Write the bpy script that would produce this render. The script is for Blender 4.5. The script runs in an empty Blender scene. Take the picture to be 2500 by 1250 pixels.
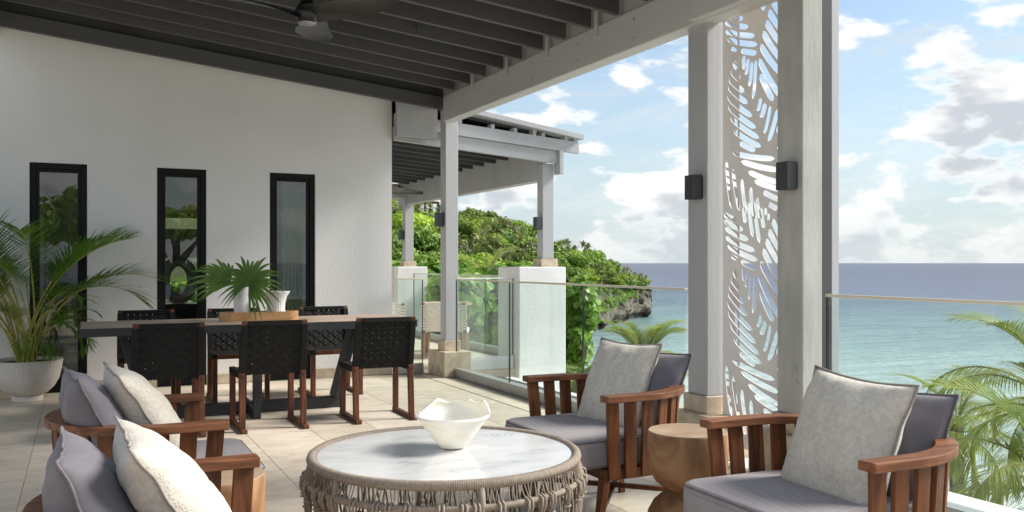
import bpy, bmesh, math, random
from mathutils import Vector, Matrix, noise, Euler
R = math.radians
random.seed(7)
sc = bpy.context.scene
C = sc.collection

# ------------------------------------------------------------------ camera
H = 1.27
YAW = 25.8                       # the view is turned this far from the +Y wall normal towards +X
FW = Vector((math.sin(R(YAW)), math.cos(R(YAW)), 0)); RT = Vector((math.cos(R(YAW)), -math.sin(R(YAW)), 0))
cam_d = bpy.data.cameras.new('camera'); cam = bpy.data.objects.new('camera', cam_d); C.objects.link(cam)
cam.location = (0, 0, H); cam.rotation_euler = (R(90), 0, R(-YAW))
cam_d.sensor_width = 36; cam_d.lens = 36 * 2180 / 2500.0
cam_d.shift_y = (642 - 625) / 2500.0
cam_d.clip_start = 0.05; cam_d.clip_end = 60000
sc.camera = cam

# ------------------------------------------------------------------ light
SUN_EL, SUN_AZ = 38.0, -14.0      # azimuth measured from +X towards +Y: the sun stands over the sea to the right, veiled by thin cloud
w = bpy.data.worlds.new("World"); sc.world = w; w.use_nodes = True
def build_world():
    nt = w.node_tree; N = nt.nodes; L = nt.links; N.clear()
    out = N.new('ShaderNodeOutputWorld'); bg = N.new('ShaderNodeBackground'); bg.inputs['Strength'].default_value = 0.060
    sky = N.new('ShaderNodeTexSky'); sky.sky_type = 'NISHITA'; sky.sun_disc = False
    sky.sun_elevation = R(SUN_EL); sky.sun_rotation = R(90 - SUN_AZ)
    sky.air_density = 1.0; sky.dust_density = 0.6; sky.ozone_density = 1.6; sky.altitude = 0
    tc = N.new('ShaderNodeTexCoord')
    sep = N.new('ShaderNodeSeparateXYZ'); L.new(tc.outputs['Generated'], sep.inputs[0])
    def math_(op, a, b=None, clamp=False):
        m = N.new('ShaderNodeMath'); m.operation = op; m.use_clamp = clamp
        for i, v in enumerate((a, b)):
            if v is None: continue
            if isinstance(v, (int, float)): m.inputs[i].default_value = v
            else: L.new(v, m.inputs[i])
        return m.outputs[0]
    def mapr(v, a, b, c=0.0, d=1.0, smooth=True):
        m = N.new('ShaderNodeMapRange'); m.interpolation_type = 'SMOOTHSTEP' if smooth else 'LINEAR'
        L.new(v, m.inputs['Value']); m.inputs['From Min'].default_value = a; m.inputs['From Max'].default_value = b
        m.inputs['To Min'].default_value = c; m.inputs['To Max'].default_value = d
        return m.outputs[0]
    # clouds get smaller towards the horizon; a second reading taken a little higher up shades their undersides
    def reading(dz, scale, detail, rough, seed, vert, dist=0.0):
        z_ = math_('ADD', math_('MAXIMUM', sep.outputs[2], 0.0), dz)
        sc_ = mapr(z_, 0.0, 0.6, 3.6, 1.3, False)
        cb = N.new('ShaderNodeCombineXYZ'); L.new(math_('MULTIPLY', sep.outputs[0], sc_), cb.inputs[0]); L.new(math_('MULTIPLY', sep.outputs[1], sc_), cb.inputs[1])
        L.new(math_('ADD', math_('MULTIPLY', z_, vert), seed), cb.inputs[2])
        n = N.new('ShaderNodeTexNoise'); n.inputs['Scale'].default_value = scale; n.inputs['Detail'].default_value = detail
        n.inputs['Roughness'].default_value = rough; n.inputs['Distortion'].default_value = dist; L.new(cb.outputs[0], n.inputs['Vector']); return n.outputs['Fac']
    CS = 2.7; SEED = 63.9
    big = reading(0.0, CS, 12, 0.53, SEED, 6.0); up = reading(0.022, CS, 4, 0.5, SEED, 6.0); up2 = reading(0.05, CS, 3, 0.5, SEED, 6.0)
    wisp = reading(0.0, 1.6, 12, 0.66, 31.3, 12.0, 0.4)
    big = math_('ADD', big, mapr(sep.outputs[2], 0.03, 0.24, 0.022, -0.004))
    cover = math_('MULTIPLY', mapr(big, 0.487, 0.560), mapr(sep.outputs[2], 0.0, 0.09, 0.45, 1.0))
    thin = math_('MULTIPLY', mapr(wisp, 0.40, 0.68), 0.75)
    near_hz = mapr(sep.outputs[2], 0.0, 0.30, 0.85, 0.14)
    soft = math_('MAXIMUM', thin, near_hz)
    under = math_('MULTIPLY', mapr(math_('ADD', math_('MULTIPLY', up, 0.5), math_('MULTIPLY', up2, 0.5)), 0.49, 0.58), mapr(big, 0.51, 0.59))
    gm = N.new('ShaderNodeMix'); gm.data_type = 'RGBA'; L.new(under, gm.inputs['Factor'])
    gm.inputs[6].default_value = (5.9, 5.9, 5.85, 1); gm.inputs[7].default_value = (3.5, 3.75, 4.05, 1)
    hz = N.new('ShaderNodeMix'); hz.data_type = 'RGBA'; L.new(thin, hz.inputs['Factor'])
    hz.inputs[6].default_value = (3.2, 3.85, 4.3, 1); hz.inputs[7].default_value = (4.4, 4.7, 4.9, 1)
    tint = N.new('ShaderNodeMix'); tint.data_type = 'RGBA'; tint.blend_type = 'MULTIPLY'; tint.inputs['Factor'].default_value = 1.0
    L.new(sky.outputs[0], tint.inputs[6]); tint.inputs[7].default_value = (1.0, 0.99, 0.95, 1)
    m1 = N.new('ShaderNodeMix'); m1.data_type = 'RGBA'; L.new(soft, m1.inputs['Factor']); L.new(tint.outputs[2], m1.inputs[6]); L.new(hz.outputs[2], m1.inputs[7])
    mx = N.new('ShaderNodeMix'); mx.data_type = 'RGBA'; L.new(cover, mx.inputs['Factor']); L.new(m1.outputs[2], mx.inputs[6]); L.new(gm.outputs[2], mx.inputs[7])
    L.new(mx.outputs[2], bg.inputs['Color']); L.new(bg.outputs[0], out.inputs[0])
build_world()
sd = bpy.data.lights.new('sun', 'SUN'); sd.energy = 2.25; sd.angle = R(20); sd.color = (1, 0.95, 0.87)
sun = bpy.data.objects.new('sun', sd); C.objects.link(sun)
sdir = Vector((math.cos(R(SUN_EL)) * math.cos(R(SUN_AZ)), math.cos(R(SUN_EL)) * math.sin(R(SUN_AZ)), math.sin(R(SUN_EL))))
sun.rotation_euler = sdir.to_track_quat('Z', 'Y').to_euler()
vs = sc.view_settings
sc.display_settings.display_device = 'sRGB'
vs.view_transform = 'Standard'; vs.look = 'None'; vs.gamma = 1; vs.use_curve_mapping = False; vs.exposure = 1.6
sc.cycles.max_bounces = 9; sc.cycles.diffuse_bounces = 5; sc.cycles.transparent_max_bounces = 24
sc.cycles.sample_clamp_indirect = 8
sc.cycles.caustics_reflective = False; sc.cycles.caustics_refractive = False

# ------------------------------------------------------------------ helpers
def tag(o, label=None, cat=None, group=None, kind=None):
    if label: o['label'] = label
    if cat: o['category'] = cat
    if group: o['group'] = group
    if kind: o['kind'] = kind
    return o
def empty(name, loc=(0, 0, 0), rz=0.0, parent=None):
    o = bpy.data.objects.new(name, None); C.objects.link(o); o.location = loc; o.rotation_euler = (0, 0, rz)
    o.empty_display_size = 0.05
    if parent: o.parent = parent
    return o
def kids(o): return [c for c in KID.get(o.name, [])]
KID = {}
def adopt(o, parent):
    if parent is not None:
        o.parent = parent; KID.setdefault(parent.name, []).append(o)
def inst(name, mesh, parent=None, loc=(0, 0, 0), rot=(0, 0, 0), scale=(1, 1, 1)):
    o = bpy.data.objects.new(name, mesh); C.objects.link(o); o.location = loc; o.rotation_euler = rot; o.scale = scale
    adopt(o, parent); return o
def copy_tree(o, parent=None):
    c = o.copy(); C.objects.link(c)
    if parent is not None: adopt(c, parent)
    for ch in kids(o): copy_tree(ch, c)
    return c
def ray(px, py, D):
    """real-world point seen at photo pixel px, py at depth D (used to survey positions)"""
    lat = (px - 1250) / 2180.0 * D
    p = FW * D + RT * lat; p.z = H + (642 - py) / 2180.0 * D
    return p
class MB:
    def __init__(s): s.v = []; s.f = []
    def add(s, vs_, fs):
        b = len(s.v); s.v += [tuple(p) for p in vs_]; s.f += [tuple(b + i for i in f) for f in fs]; return s
    def box(s, x0, x1, y0, y1, z0, z1):
        return s.add([(x0,y0,z0),(x1,y0,z0),(x1,y1,z0),(x0,y1,z0),(x0,y0,z1),(x1,y0,z1),(x1,y1,z1),(x0,y1,z1)],
                     [(0,3,2,1),(4,5,6,7),(0,1,5,4),(1,2,6,5),(2,3,7,6),(3,0,4,7)])
    def bar(s, p, q, w_, h_, up=(0, 0, 1), w2=None, h2=None):
        p = Vector(p); q = Vector(q); d = (q - p).normalized(); upv = Vector(up)
        x = d.cross(upv)
        if x.length < 1e-5: x = d.cross(Vector((0, 1, 0)))
        x.normalize(); y = x.cross(d)
        w2 = w_ if w2 is None else w2; h2 = h_ if h2 is None else h2
        vs_ = []
        for c, a, b in ((p, w_, h_), (q, w2, h2)):
            for sx, sy in ((-1,-1),(1,-1),(1,1),(-1,1)): vs_.append(c + x * sx * a / 2 + y * sy * b / 2)
        return s.add(vs_, [(0,1,2,3),(7,6,5,4),(0,4,5,1),(1,5,6,2),(2,6,7,3),(3,7,4,0)])
    def tube(s, pts, r, seg=8, cap=True, close=False):
        pts = [Vector(p) for p in pts]; n = len(pts); vs_ = []; fs = []
        prev = None
        for i, p in enumerate(pts):
            if close: t = (pts[(i + 1) % n] - pts[i - 1]).normalized()
            else: t = (pts[min(i + 1, n - 1)] - pts[max(i - 1, 0)]).normalized()
            if prev is None:
                a = Vector((0, 0, 1)) if abs(t.z) < 0.9 else Vector((1, 0, 0)); x = t.cross(a).normalized()
            else:
                x = (prev - t * prev.dot(t)); x = x.normalized() if x.length > 1e-6 else t.orthogonal().normalized()
            prev = x; y = t.cross(x)
            rr = r[i] if isinstance(r, (list, tuple)) else r
            for k in range(seg):
                a = 2 * math.pi * k / seg; vs_.append(p + (x * math.cos(a) + y * math.sin(a)) * rr)
        for i in range(n if close else n - 1):
            j = (i + 1) % n
            for k in range(seg):
                k2 = (k + 1) % seg; fs.append((i*seg+k, i*seg+k2, j*seg+k2, j*seg+k))
        if cap and not close:
            fs.append(tuple(range(seg - 1, -1, -1))); fs.append(tuple((n-1)*seg + k for k in range(seg)))
        return s.add(vs_, fs)
    def lathe(s, prof, seg=32, c=(0, 0), fn=None):
        vs_ = []; fs = []; n = len(prof)
        for (r, z) in prof:
            for k in range(seg):
                a = 2 * math.pi * k / seg; rr = r if fn is None else fn(r, z, a)
                vs_.append((c[0] + rr * math.cos(a), c[1] + rr * math.sin(a), z))
        for i in range(n - 1):
            for k in range(seg):
                k2 = (k + 1) % seg; fs.append((i*seg+k, i*seg+k2, (i+1)*seg+k2, (i+1)*seg+k))
        fs.append(tuple(range(seg - 1, -1, -1))); fs.append(tuple((n-1)*seg + k for k in range(seg)))
        return s.add(vs_, fs)
    def prism(s, outline, z0, z1):
        n = len(outline)
        vs_ = [(x, y, z0) for x, y in outline] + [(x, y, z1) for x, y in outline]
        fs = [tuple(range(n - 1, -1, -1)), tuple(range(n, 2 * n))] + [(i, (i+1) % n, n + (i+1) % n, n + i) for i in range(n)]
        return s.add(vs_, fs)
    def mesh(s, name, mat, smooth=False, bevel=0.0, segs=1, auto=None):
        me = bpy.data.meshes.new(name); me.from_pydata(s.v, [], s.f); me.update()
        if bevel > 0:
            bm = bmesh.new(); bm.from_mesh(me)
            bmesh.ops.recalc_face_normals(bm, faces=bm.faces)
            es = [e for e in bm.edges if len(e.link_faces) == 2 and e.calc_face_angle(0) > 0.5]
            bmesh.ops.bevel(bm, geom=es, offset=bevel, segments=segs, affect='EDGES', profile=0.5, clamp_overlap=True)
            bm.to_mesh(me); bm.free()
        if smooth:
            me.polygons.foreach_set('use_smooth', [True] * len(me.polygons))
            if auto: me.set_sharp_from_angle(angle=R(auto))
        me.materials.append(mat); return me
    def build(s, name, mat, parent=None, loc=(0, 0, 0), rot=(0, 0, 0), **k):
        return inst(name, s.mesh(name, mat, **k), parent, loc, rot)

# ------------------------------------------------------------------ materials
def new_mat(name):
    m = bpy.data.materials.new(name); m.use_nodes = True; nt = m.node_tree
    return m, nt, nt.nodes['Principled BSDF'], nt.nodes, nt.links
def mat(name, c1, c2=None, rough=0.6, nscale=6.0, ndetail=5, stretch=(1, 1, 1), bump=0.0, bscale=60.0, bdist=0.002,
        bstretch=(1, 1, 1), objvar=0.0, lo=0.35, hi=0.65, spec=0.5, sheen=0.0, transl=0.0, metal=0.0, coords='Object', sss=0.0, distort=0.0):
    m, nt, P, N, L = new_mat(name)
    P.inputs['Roughness'].default_value = rough; P.inputs['Specular IOR Level'].default_value = spec
    P.inputs['Metallic'].default_value = metal
    if sheen: P.inputs['Sheen Weight'].default_value = sheen
    tc = N.new('ShaderNodeTexCoord'); co = tc.outputs[coords]
    col = None
    if c2 is not None:
        mp = N.new('ShaderNodeMapping'); mp.inputs['Scale'].default_value = stretch; L.new(co, mp.inputs[0])
        if objvar:
            oi = N.new('ShaderNodeObjectInfo'); ml = N.new('ShaderNodeMath'); ml.operation = 'MULTIPLY'; ml.inputs[1].default_value = 37
            L.new(oi.outputs['Random'], ml.inputs[0]); L.new(ml.outputs[0], mp.inputs['Location'])
        n = N.new('ShaderNodeTexNoise'); n.inputs['Scale'].default_value = nscale; n.inputs['Detail'].default_value = ndetail
        n.inputs['Distortion'].default_value = distort
        L.new(mp.outputs[0], n.inputs['Vector'])
        mr = N.new('ShaderNodeMapRange'); L.new(n.outputs['Fac'], mr.inputs['Value'])
        mr.inputs['From Min'].default_value = lo; mr.inputs['From Max'].default_value = hi
        mx = N.new('ShaderNodeMix'); mx.data_type = 'RGBA'; L.new(mr.outputs[0], mx.inputs['Factor'])
        mx.inputs[6].default_value = (*c1, 1); mx.inputs[7].default_value = (*c2, 1); col = mx.outputs[2]
    if objvar:
        oi = N.new('ShaderNodeObjectInfo'); hs = N.new('ShaderNodeHueSaturation')
        mr2 = N.new('ShaderNodeMapRange'); L.new(oi.outputs['Random'], mr2.inputs['Value'])
        mr2.inputs['To Min'].default_value = 1 - objvar; mr2.inputs['To Max'].default_value = 1 + objvar
        L.new(mr2.outputs[0], hs.inputs['Value'])
        if col is not None: L.new(col, hs.inputs['Color'])
        else: hs.inputs['Color'].default_value = (*c1, 1)
        col = hs.outputs[0]
    if col is not None: L.new(col, P.inputs['Base Color'])
    else: P.inputs['Base Color'].default_value = (*c1, 1)
    if bump:
        mp2 = N.new('ShaderNodeMapping'); mp2.inputs['Scale'].default_value = bstretch; L.new(co, mp2.inputs[0])
        n2 = N.new('ShaderNodeTexNoise'); n2.inputs['Scale'].default_value = bscale; n2.inputs['Detail'].default_value = 4
        L.new(mp2.outputs[0], n2.inputs['Vector'])
        b = N.new('ShaderNodeBump'); b.inputs['Strength'].default_value = bump; b.inputs['Distance'].default_value = bdist
        L.new(n2.outputs['Fac'], b.inputs['Height']); L.new(b.outputs[0], P.inputs['Normal'])
    if sss:
        P.inputs['Subsurface Weight'].default_value = sss; P.inputs['Subsurface Scale'].default_value = 0.03
        P.inputs['Subsurface Radius'].default_value = (1, 0.9, 0.7)
    if transl:
        tr = N.new('ShaderNodeBsdfTranslucent'); ms = N.new('ShaderNodeMixShader'); ms.inputs[0].default_value = transl
        if col is not None: L.new(col, tr.inputs['Color'])
        else: tr.inputs['Color'].default_value = (*c1, 1)
        out = N['Material Output']; L.new(P.outputs[0], ms.inputs[1]); L.new(tr.outputs[0], ms.inputs[2]); L.new(ms.outputs[0], out.inputs[0])
    return m
def glass_mat(name, tint, refl=1.0, rough=0.0, ior=1.5):
    m, nt, P, N, L = new_mat(name); N.remove(P)
    t = N.new('ShaderNodeBsdfTransparent'); t.inputs[0].default_value = (*tint, 1)
    g = N.new('ShaderNodeBsdfGlossy'); g.inputs['Roughness'].default_value = rough
    f = N.new('ShaderNodeFresnel'); f.inputs[0].default_value = ior
    ml = N.new('ShaderNodeMath'); ml.operation = 'MULTIPLY'; ml.use_clamp = True; ml.inputs[1].default_value = refl
    mx = N.new('ShaderNodeMixShader'); L.new(f.outputs[0], ml.inputs[0]); L.new(ml.outputs[0], mx.inputs[0])
    geo = N.new('ShaderNodeNewGeometry'); inv = N.new('ShaderNodeMath'); inv.operation = 'SUBTRACT'; inv.inputs[0].default_value = 1.0
    L.new(geo.outputs['Backfacing'], inv.inputs[1]); m3 = N.new('ShaderNodeMath'); m3.operation = 'MULTIPLY'
    L.new(ml.outputs[0], m3.inputs[0]); L.new(inv.outputs[0], m3.inputs[1]); L.new(m3.outputs[0], mx.inputs[0])   # a pane mirrors on the side one looks at
    L.new(t.outputs[0], mx.inputs[1]); L.new(g.outputs[0], mx.inputs[2]); L.new(mx.outputs[0], N['Material Output'].inputs[0])
    return m
def leaf_mat(name, ca, cb, transl=0.3, rough=0.5, objvar=0.25, nscale=1.2):
    return mat(name, ca, cb, rough=rough, nscale=nscale, ndetail=3, objvar=objvar, transl=transl, spec=0.3, lo=0.3, hi=0.7)
M = {}
M['stucco'] = mat('stucco', (0.87, 0.855, 0.85), (0.78, 0.765, 0.755), rough=0.95, nscale=0.9, ndetail=10, lo=.3, hi=.72, bump=0.55, bscale=26, bdist=0.006, bstretch=(2.0, 2.0, 0.9), spec=0.2)
M['white_stucco'] = mat('white_stucco', (0.80, 0.80, 0.79), (0.72, 0.72, 0.71), rough=0.95, nscale=2, bump=0.4, bscale=30, bdist=0.008, spec=0.2)
M['grey_paint'] = mat('grey_paint', (0.46, 0.465, 0.475), (0.41, 0.415, 0.425), rough=0.65, nscale=3, stretch=(1, 1, 0.2), bump=0.3, bscale=40, bdist=0.003, bstretch=(1, 1, 0.15), spec=0.3)
M['beam_paint'] = mat('beam_paint', (0.56, 0.565, 0.56), (0.51, 0.515, 0.51), rough=0.65, nscale=2, stretch=(1, 0.2, 1), bump=0.2, bscale=30, bdist=0.003, bstretch=(1, 0.15, 1), spec=0.3)
M['joist_shade_grey'] = mat('joist_shade_grey', (0.095, 0.095, 0.098), (0.075, 0.075, 0.078), rough=0.6, nscale=2, stretch=(0.2, 1, 1), bump=0.2, bscale=30, bdist=0.002, bstretch=(0.15, 1, 1), objvar=0.06, spec=0.3)  # beam grey taken darker: the shade under the roof is put into this colour
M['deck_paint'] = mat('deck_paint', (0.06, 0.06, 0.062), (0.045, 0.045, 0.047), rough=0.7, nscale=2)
M['weathered_paint'] = mat('weathered_paint', (0.50, 0.50, 0.46), (0.38, 0.385, 0.36), rough=0.75, nscale=3.5, ndetail=8, stretch=(2, 2, 0.6), bump=0.5, bscale=50, bdist=0.003, bstretch=(1, 1, 0.2), spec=0.3)
M['tile'] = mat('tile', (0.66, 0.58, 0.48), (0.48, 0.395, 0.31), rough=0.5, nscale=3.4, ndetail=8, stretch=(1, 2.4, 1), bump=0.25, bscale=18, bdist=0.003, bstretch=(1, 3, 1), objvar=0.09, lo=0.34, hi=0.80, distort=1.2, spec=0.4)
M['grout'] = mat('grout', (0.24, 0.21, 0.17), rough=0.9)
M['stone'] = mat('stone', (0.62, 0.53, 0.41), (0.44, 0.35, 0.25), rough=0.75, nscale=9, ndetail=9, bump=0.4, bscale=40, bdist=0.003, objvar=0.06)
M['black_frame'] = mat('black_frame', (0.007, 0.0065, 0.0065), rough=0.5, spec=0.25)
M['black_metal'] = mat('black_metal', (0.02, 0.02, 0.022), rough=0.4, bump=0.1, bscale=200)
M['sconce'] = mat('sconce', (0.045, 0.045, 0.05), (0.035, 0.035, 0.04), rough=0.5)
M['fan_black'] = mat('fan_black', (0.012, 0.012, 0.012), rough=0.35)
M['fan_silver'] = mat('fan_silver', (0.35, 0.35, 0.36), rough=0.35, metal=0.6)
M['alu'] = mat('alu', (0.42, 0.43, 0.42), (0.36, 0.37, 0.36), rough=0.42, nscale=3, stretch=(1, 0.3, 1), metal=0.35)
M['cap'] = mat('cap', (0.72, 0.66, 0.52), rough=0.4)
M['rail_glass'] = glass_mat('rail_glass', (0.925, 0.972, 0.958), 1.0)
M['glass_edge'] = mat('glass_edge', (0.04, 0.09, 0.08), rough=0.2)
M['joint'] = mat('joint', (0.01, 0.012, 0.012), rough=0.4)
M['window_glass'] = glass_mat('window_glass', (0.88, 0.92, 0.86), 3.0)
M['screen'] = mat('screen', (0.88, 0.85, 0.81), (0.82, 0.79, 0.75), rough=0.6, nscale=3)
M['shade_toned_screen'] = mat('shade_toned_screen', (0.20, 0.18, 0.18), rough=0.6)  # darker than the front screen: the side panel's shade is put into its colour
def wood(name, a, b, axis='z', sc_=9, rough=0.5, objvar=0.12):
    st = {'x': (0.12, 1, 1), 'y': (1, 0.12, 1), 'z': (1, 1, 0.12)}[axis]
    return mat(name, a, b, rough=rough, nscale=sc_, ndetail=7, stretch=tuple(3 * k for k in st), bump=0.25, bscale=60, bdist=0.001, bstretch=st, objvar=objvar, distort=0.4, spec=0.28)
M['teak'] = wood('teak', (0.19, 0.068, 0.024), (0.07, 0.023, 0.009), 'z')
M['teak_rail'] = wood('teak_rail', (0.24, 0.098, 0.045), (0.10, 0.037, 0.016), 'x', 12)
M['chair_wood'] = wood('chair_wood', (0.16, 0.058, 0.030), (0.075, 0.026, 0.014), 'z', 12)
M['black_strap'] = mat('black_strap', (0.014, 0.0135, 0.013), (0.009, 0.009, 0.009), rough=0.8, nscale=30, bump=0.25, bscale=400, spec=0.25)
M['white_strap'] = mat('white_strap', (0.78, 0.76, 0.70), (0.70, 0.68, 0.62), rough=0.8, nscale=20)
M['pale_wood'] = wood('pale_wood', (0.42, 0.30, 0.21), (0.28, 0.19, 0.13), 'z', 8)
M['table_top'] = mat('table_top', (0.46, 0.355, 0.28), (0.31, 0.23, 0.175), rough=0.42, nscale=5, ndetail=8, stretch=(0.5, 5, 1), bump=0.1, bscale=50, bstretch=(0.2, 1, 1), objvar=0.05)
M['anthracite'] = mat('anthracite', (0.03, 0.031, 0.033), (0.025, 0.026, 0.028), rough=0.55)
M['side_wood'] = mat('side_wood', (0.36, 0.205, 0.105), (0.15, 0.072, 0.033), rough=0.75, spec=0.25, nscale=2.6, ndetail=8, stretch=(1.5, 1.5, 1), bump=0.2, bscale=50, bdist=0.001, bstretch=(1, 1, 0.2), distort=2.6, lo=0.35, hi=0.72)
M['side_top'] = mat('side_top', (0.42, 0.31, 0.21), (0.27, 0.18, 0.11), rough=0.5, nscale=4, distort=1.5)
M['tray_wood'] = mat('tray_wood', (0.50, 0.29, 0.13), (0.22, 0.10, 0.04), rough=0.55, nscale=7, ndetail=6, stretch=(0.4, 1, 1.6), distort=1.0, lo=0.42, hi=0.8)
def marble():
    m, nt, P, N, L = new_mat('marble'); P.inputs['Roughness'].default_value = 0.18
    tc = N.new('ShaderNodeTexCoord'); mp = N.new('ShaderNodeMapping'); mp.inputs['Rotation'].default_value = (0, 0, 0.5); mp.inputs['Scale'].default_value = (1.0, 1.9, 1)
    L.new(tc.outputs['Object'], mp.inputs[0])
    n = N.new('ShaderNodeTexNoise'); n.inputs['Scale'].default_value = 2.6; n.inputs['Detail'].default_value = 10; n.inputs['Roughness'].default_value = 0.62; n.inputs['Distortion'].default_value = 1.1
    L.new(mp.outputs[0], n.inputs[0])
    a = N.new('ShaderNodeMath'); a.operation = 'SUBTRACT'; L.new(n.outputs['Fac'], a.inputs[0]); a.inputs[1].default_value = 0.5
    b = N.new('ShaderNodeMath'); b.operation = 'ABSOLUTE'; L.new(a.outputs[0], b.inputs[0])
    r = N.new('ShaderNodeMapRange'); L.new(b.outputs[0], r.inputs['Value']); r.inputs['From Max'].default_value = 0.018; r.inputs['To Min'].default_value = 0.75; r.inputs['To Max'].default_value = 0.0
    n2 = N.new('ShaderNodeTexNoise'); n2.inputs['Scale'].default_value = 4; n2.inputs['Detail'].default_value = 6; L.new(mp.outputs[0], n2.inputs[0])
    r2 = N.new('ShaderNodeMapRange'); L.new(n2.outputs['Fac'], r2.inputs['Value']); r2.inputs['From Min'].default_value = 0.4; r2.inputs['From Max'].default_value = 0.7
    mm = N.new('ShaderNodeMath'); mm.operation = 'MULTIPLY'; L.new(r.outputs[0], mm.inputs[0]); L.new(r2.outputs[0], mm.inputs[1])
    x1 = N.new('ShaderNodeMix'); x1.data_type = 'RGBA'; L.new(r2.outputs[0], x1.inputs['Factor']); x1.inputs[6].default_value = (0.64, 0.64, 0.64, 1); x1.inputs[7].default_value = (0.53, 0.54, 0.555, 1)
    x2 = N.new('ShaderNodeMix'); x2.data_type = 'RGBA'; L.new(mm.outputs[0], x2.inputs['Factor']); L.new(x1.outputs[2], x2.inputs[6]); x2.inputs[7].default_value = (0.26, 0.27, 0.29, 1)
    L.new(x2.outputs[2], P.inputs['Base Color']); return m
M['marble'] = marble()
M['onyx'] = mat('onyx', (0.82, 0.795, 0.71), (0.70, 0.645, 0.51), rough=0.35, nscale=5, ndetail=6, stretch=(1, 1, 3.5), distort=1.5, lo=0.45, hi=0.8, sss=0.5)
M['rope'] = mat('rope', (0.33, 0.275, 0.225), (0.26, 0.215, 0.175), rough=0.9, nscale=60, bump=0.6, bscale=300, bdist=0.002, spec=0.2)
def weave_cloth(name, a, b, scale, bumpd=0.0012):
    m, nt, P, N, L = new_mat(name); P.inputs['Roughness'].default_value = 0.95; P.inputs['Specular IOR Level'].default_value = 0.15; P.inputs['Sheen Weight'].default_value = 0.15
    tc = N.new('ShaderNodeTexCoord')
    outs = []
    for ax in ('X', 'Y', 'Z'):
        wv = N.new('ShaderNodeTexWave'); wv.bands_direction = ax; wv.inputs['Scale'].default_value = scale; wv.inputs['Distortion'].default_value = 0.08; wv.inputs['Detail Scale'].default_value = 2
        L.new(tc.outputs['Object'], wv.inputs[0]); outs.append(wv.outputs['Fac'])
    g = N.new('ShaderNodeMath'); g.operation = 'MULTIPLY'; L.new(outs[0], g.inputs[0]); L.new(outs[1], g.inputs[1])
    g2 = N.new('ShaderNodeMath'); g2.operation = 'MAXIMUM'; L.new(g.outputs[0], g2.inputs[0])
    h = N.new('ShaderNodeMath'); h.operation = 'MULTIPLY'; L.new(outs[0], h.inputs[0]); L.new(outs[2], h.inputs[1]); L.new(h.outputs[0], g2.inputs[1])
    n = N.new('ShaderNodeTexNoise'); n.inputs['Scale'].default_value = 7; n.inputs['Detail'].default_value = 4; L.new(tc.outputs['Object'], n.inputs[0])
    ad = N.new('ShaderNodeMath'); ad.operation = 'MULTIPLY_ADD'; L.new(n.outputs['Fac'], ad.inputs[0]); ad.inputs[1].default_value = 0.5; L.new(g2.outputs[0], ad.inputs[2])
    mx = N.new('ShaderNodeMix'); mx.data_type = 'RGBA'; L.new(ad.outputs[0], mx.inputs['Factor']); mx.inputs[6].default_value = (*a, 1); mx.inputs[7].default_value = (*b, 1)
    L.new(mx.outputs[2], P.inputs['Base Color'])
    nb = N.new('ShaderNodeTexNoise'); nb.inputs['Scale'].default_value = 220; L.new(tc.outputs['Object'], nb.inputs[0])
    bp = N.new('ShaderNodeBump'); bp.inputs['Strength'].default_value = 0.5; bp.inputs['Distance'].default_value = bumpd; L.new(nb.outputs['Fac'], bp.inputs['Height']); L.new(bp.outputs[0], P.inputs['Normal'])
    return m
M['grey_cloth'] = weave_cloth('grey_cloth', (0.080, 0.075, 0.088), (0.215, 0.202, 0.225), 240)
M['seat_cloth'] = weave_cloth('seat_cloth', (0.19, 0.175, 0.185), (0.33, 0.305, 0.315), 260, 0.0006)
M['cream_cloth'] = mat('cream_cloth', (0.63, 0.585, 0.51), (0.53, 0.485, 0.415), rough=1.0, nscale=60, ndetail=3, bump=0.9, bscale=170, bdist=0.004, spec=0.1, sheen=0.3)
M['piping'] = mat('piping', (0.16, 0.145, 0.155), (0.12, 0.11, 0.12), rough=0.95, nscale=50)
M['cream_piping'] = mat('cream_piping', (0.36, 0.32, 0.28), (0.28, 0.25, 0.22), rough=0.95, nscale=50)
M['ceramic'] = mat('ceramic', (0.80, 0.80, 0.80), (0.74, 0.74, 0.75), rough=0.5, nscale=10, spec=0.4)
M['pot'] = mat('pot', (0.72, 0.67, 0.62), (0.62, 0.57, 0.52), rough=0.8, nscale=5)
M['soil'] = mat('soil', (0.07, 0.045, 0.03), (0.03, 0.02, 0.015), rough=1.0, nscale=40, bump=1, bscale=60, bdist=0.01)
M['terracotta'] = mat('terracotta', (0.38, 0.16, 0.09), rough=0.9)
M['palm_leaf'] = leaf_mat('palm_leaf', (0.17, 0.32, 0.04), (0.07, 0.17, 0.022), 0.3, 0.4, 0.15, 4)
M['fan_leaf'] = leaf_mat('fan_leaf', (0.15, 0.26, 0.05), (0.07, 0.15, 0.03), 0.25, 0.4, 0.1, 6)
M['palm_stem'] = mat('palm_stem', (0.58, 0.46, 0.12), (0.32, 0.33, 0.07), rough=0.5, nscale=8)
M['coco_leaf'] = leaf_mat('coco_leaf', (0.42, 0.44, 0.12), (0.20, 0.27, 0.06), 0.38, 0.4, 0.2, 0.9)
M['coco_dry'] = leaf_mat('coco_dry', (0.40, 0.34, 0.09), (0.20, 0.21, 0.05), 0.35, 0.5, 0.15, 0.9)
M['trunk'] = mat('trunk', (0.20, 0.165, 0.13), (0.11, 0.085, 0.065), rough=0.95, nscale=3, stretch=(1, 1, 5), bump=0.8, bscale=5, bdist=0.03, bstretch=(1, 1, 4))
M['coconut'] = mat('coconut', (0.45, 0.24, 0.05), (0.30, 0.20, 0.04), rough=0.6, nscale=5)
M['tree_a'] = leaf_mat('tree_a', (0.27, 0.38, 0.055), (0.13, 0.24, 0.035), 0.28, 0.5, 0.35, 0.6)
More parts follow.
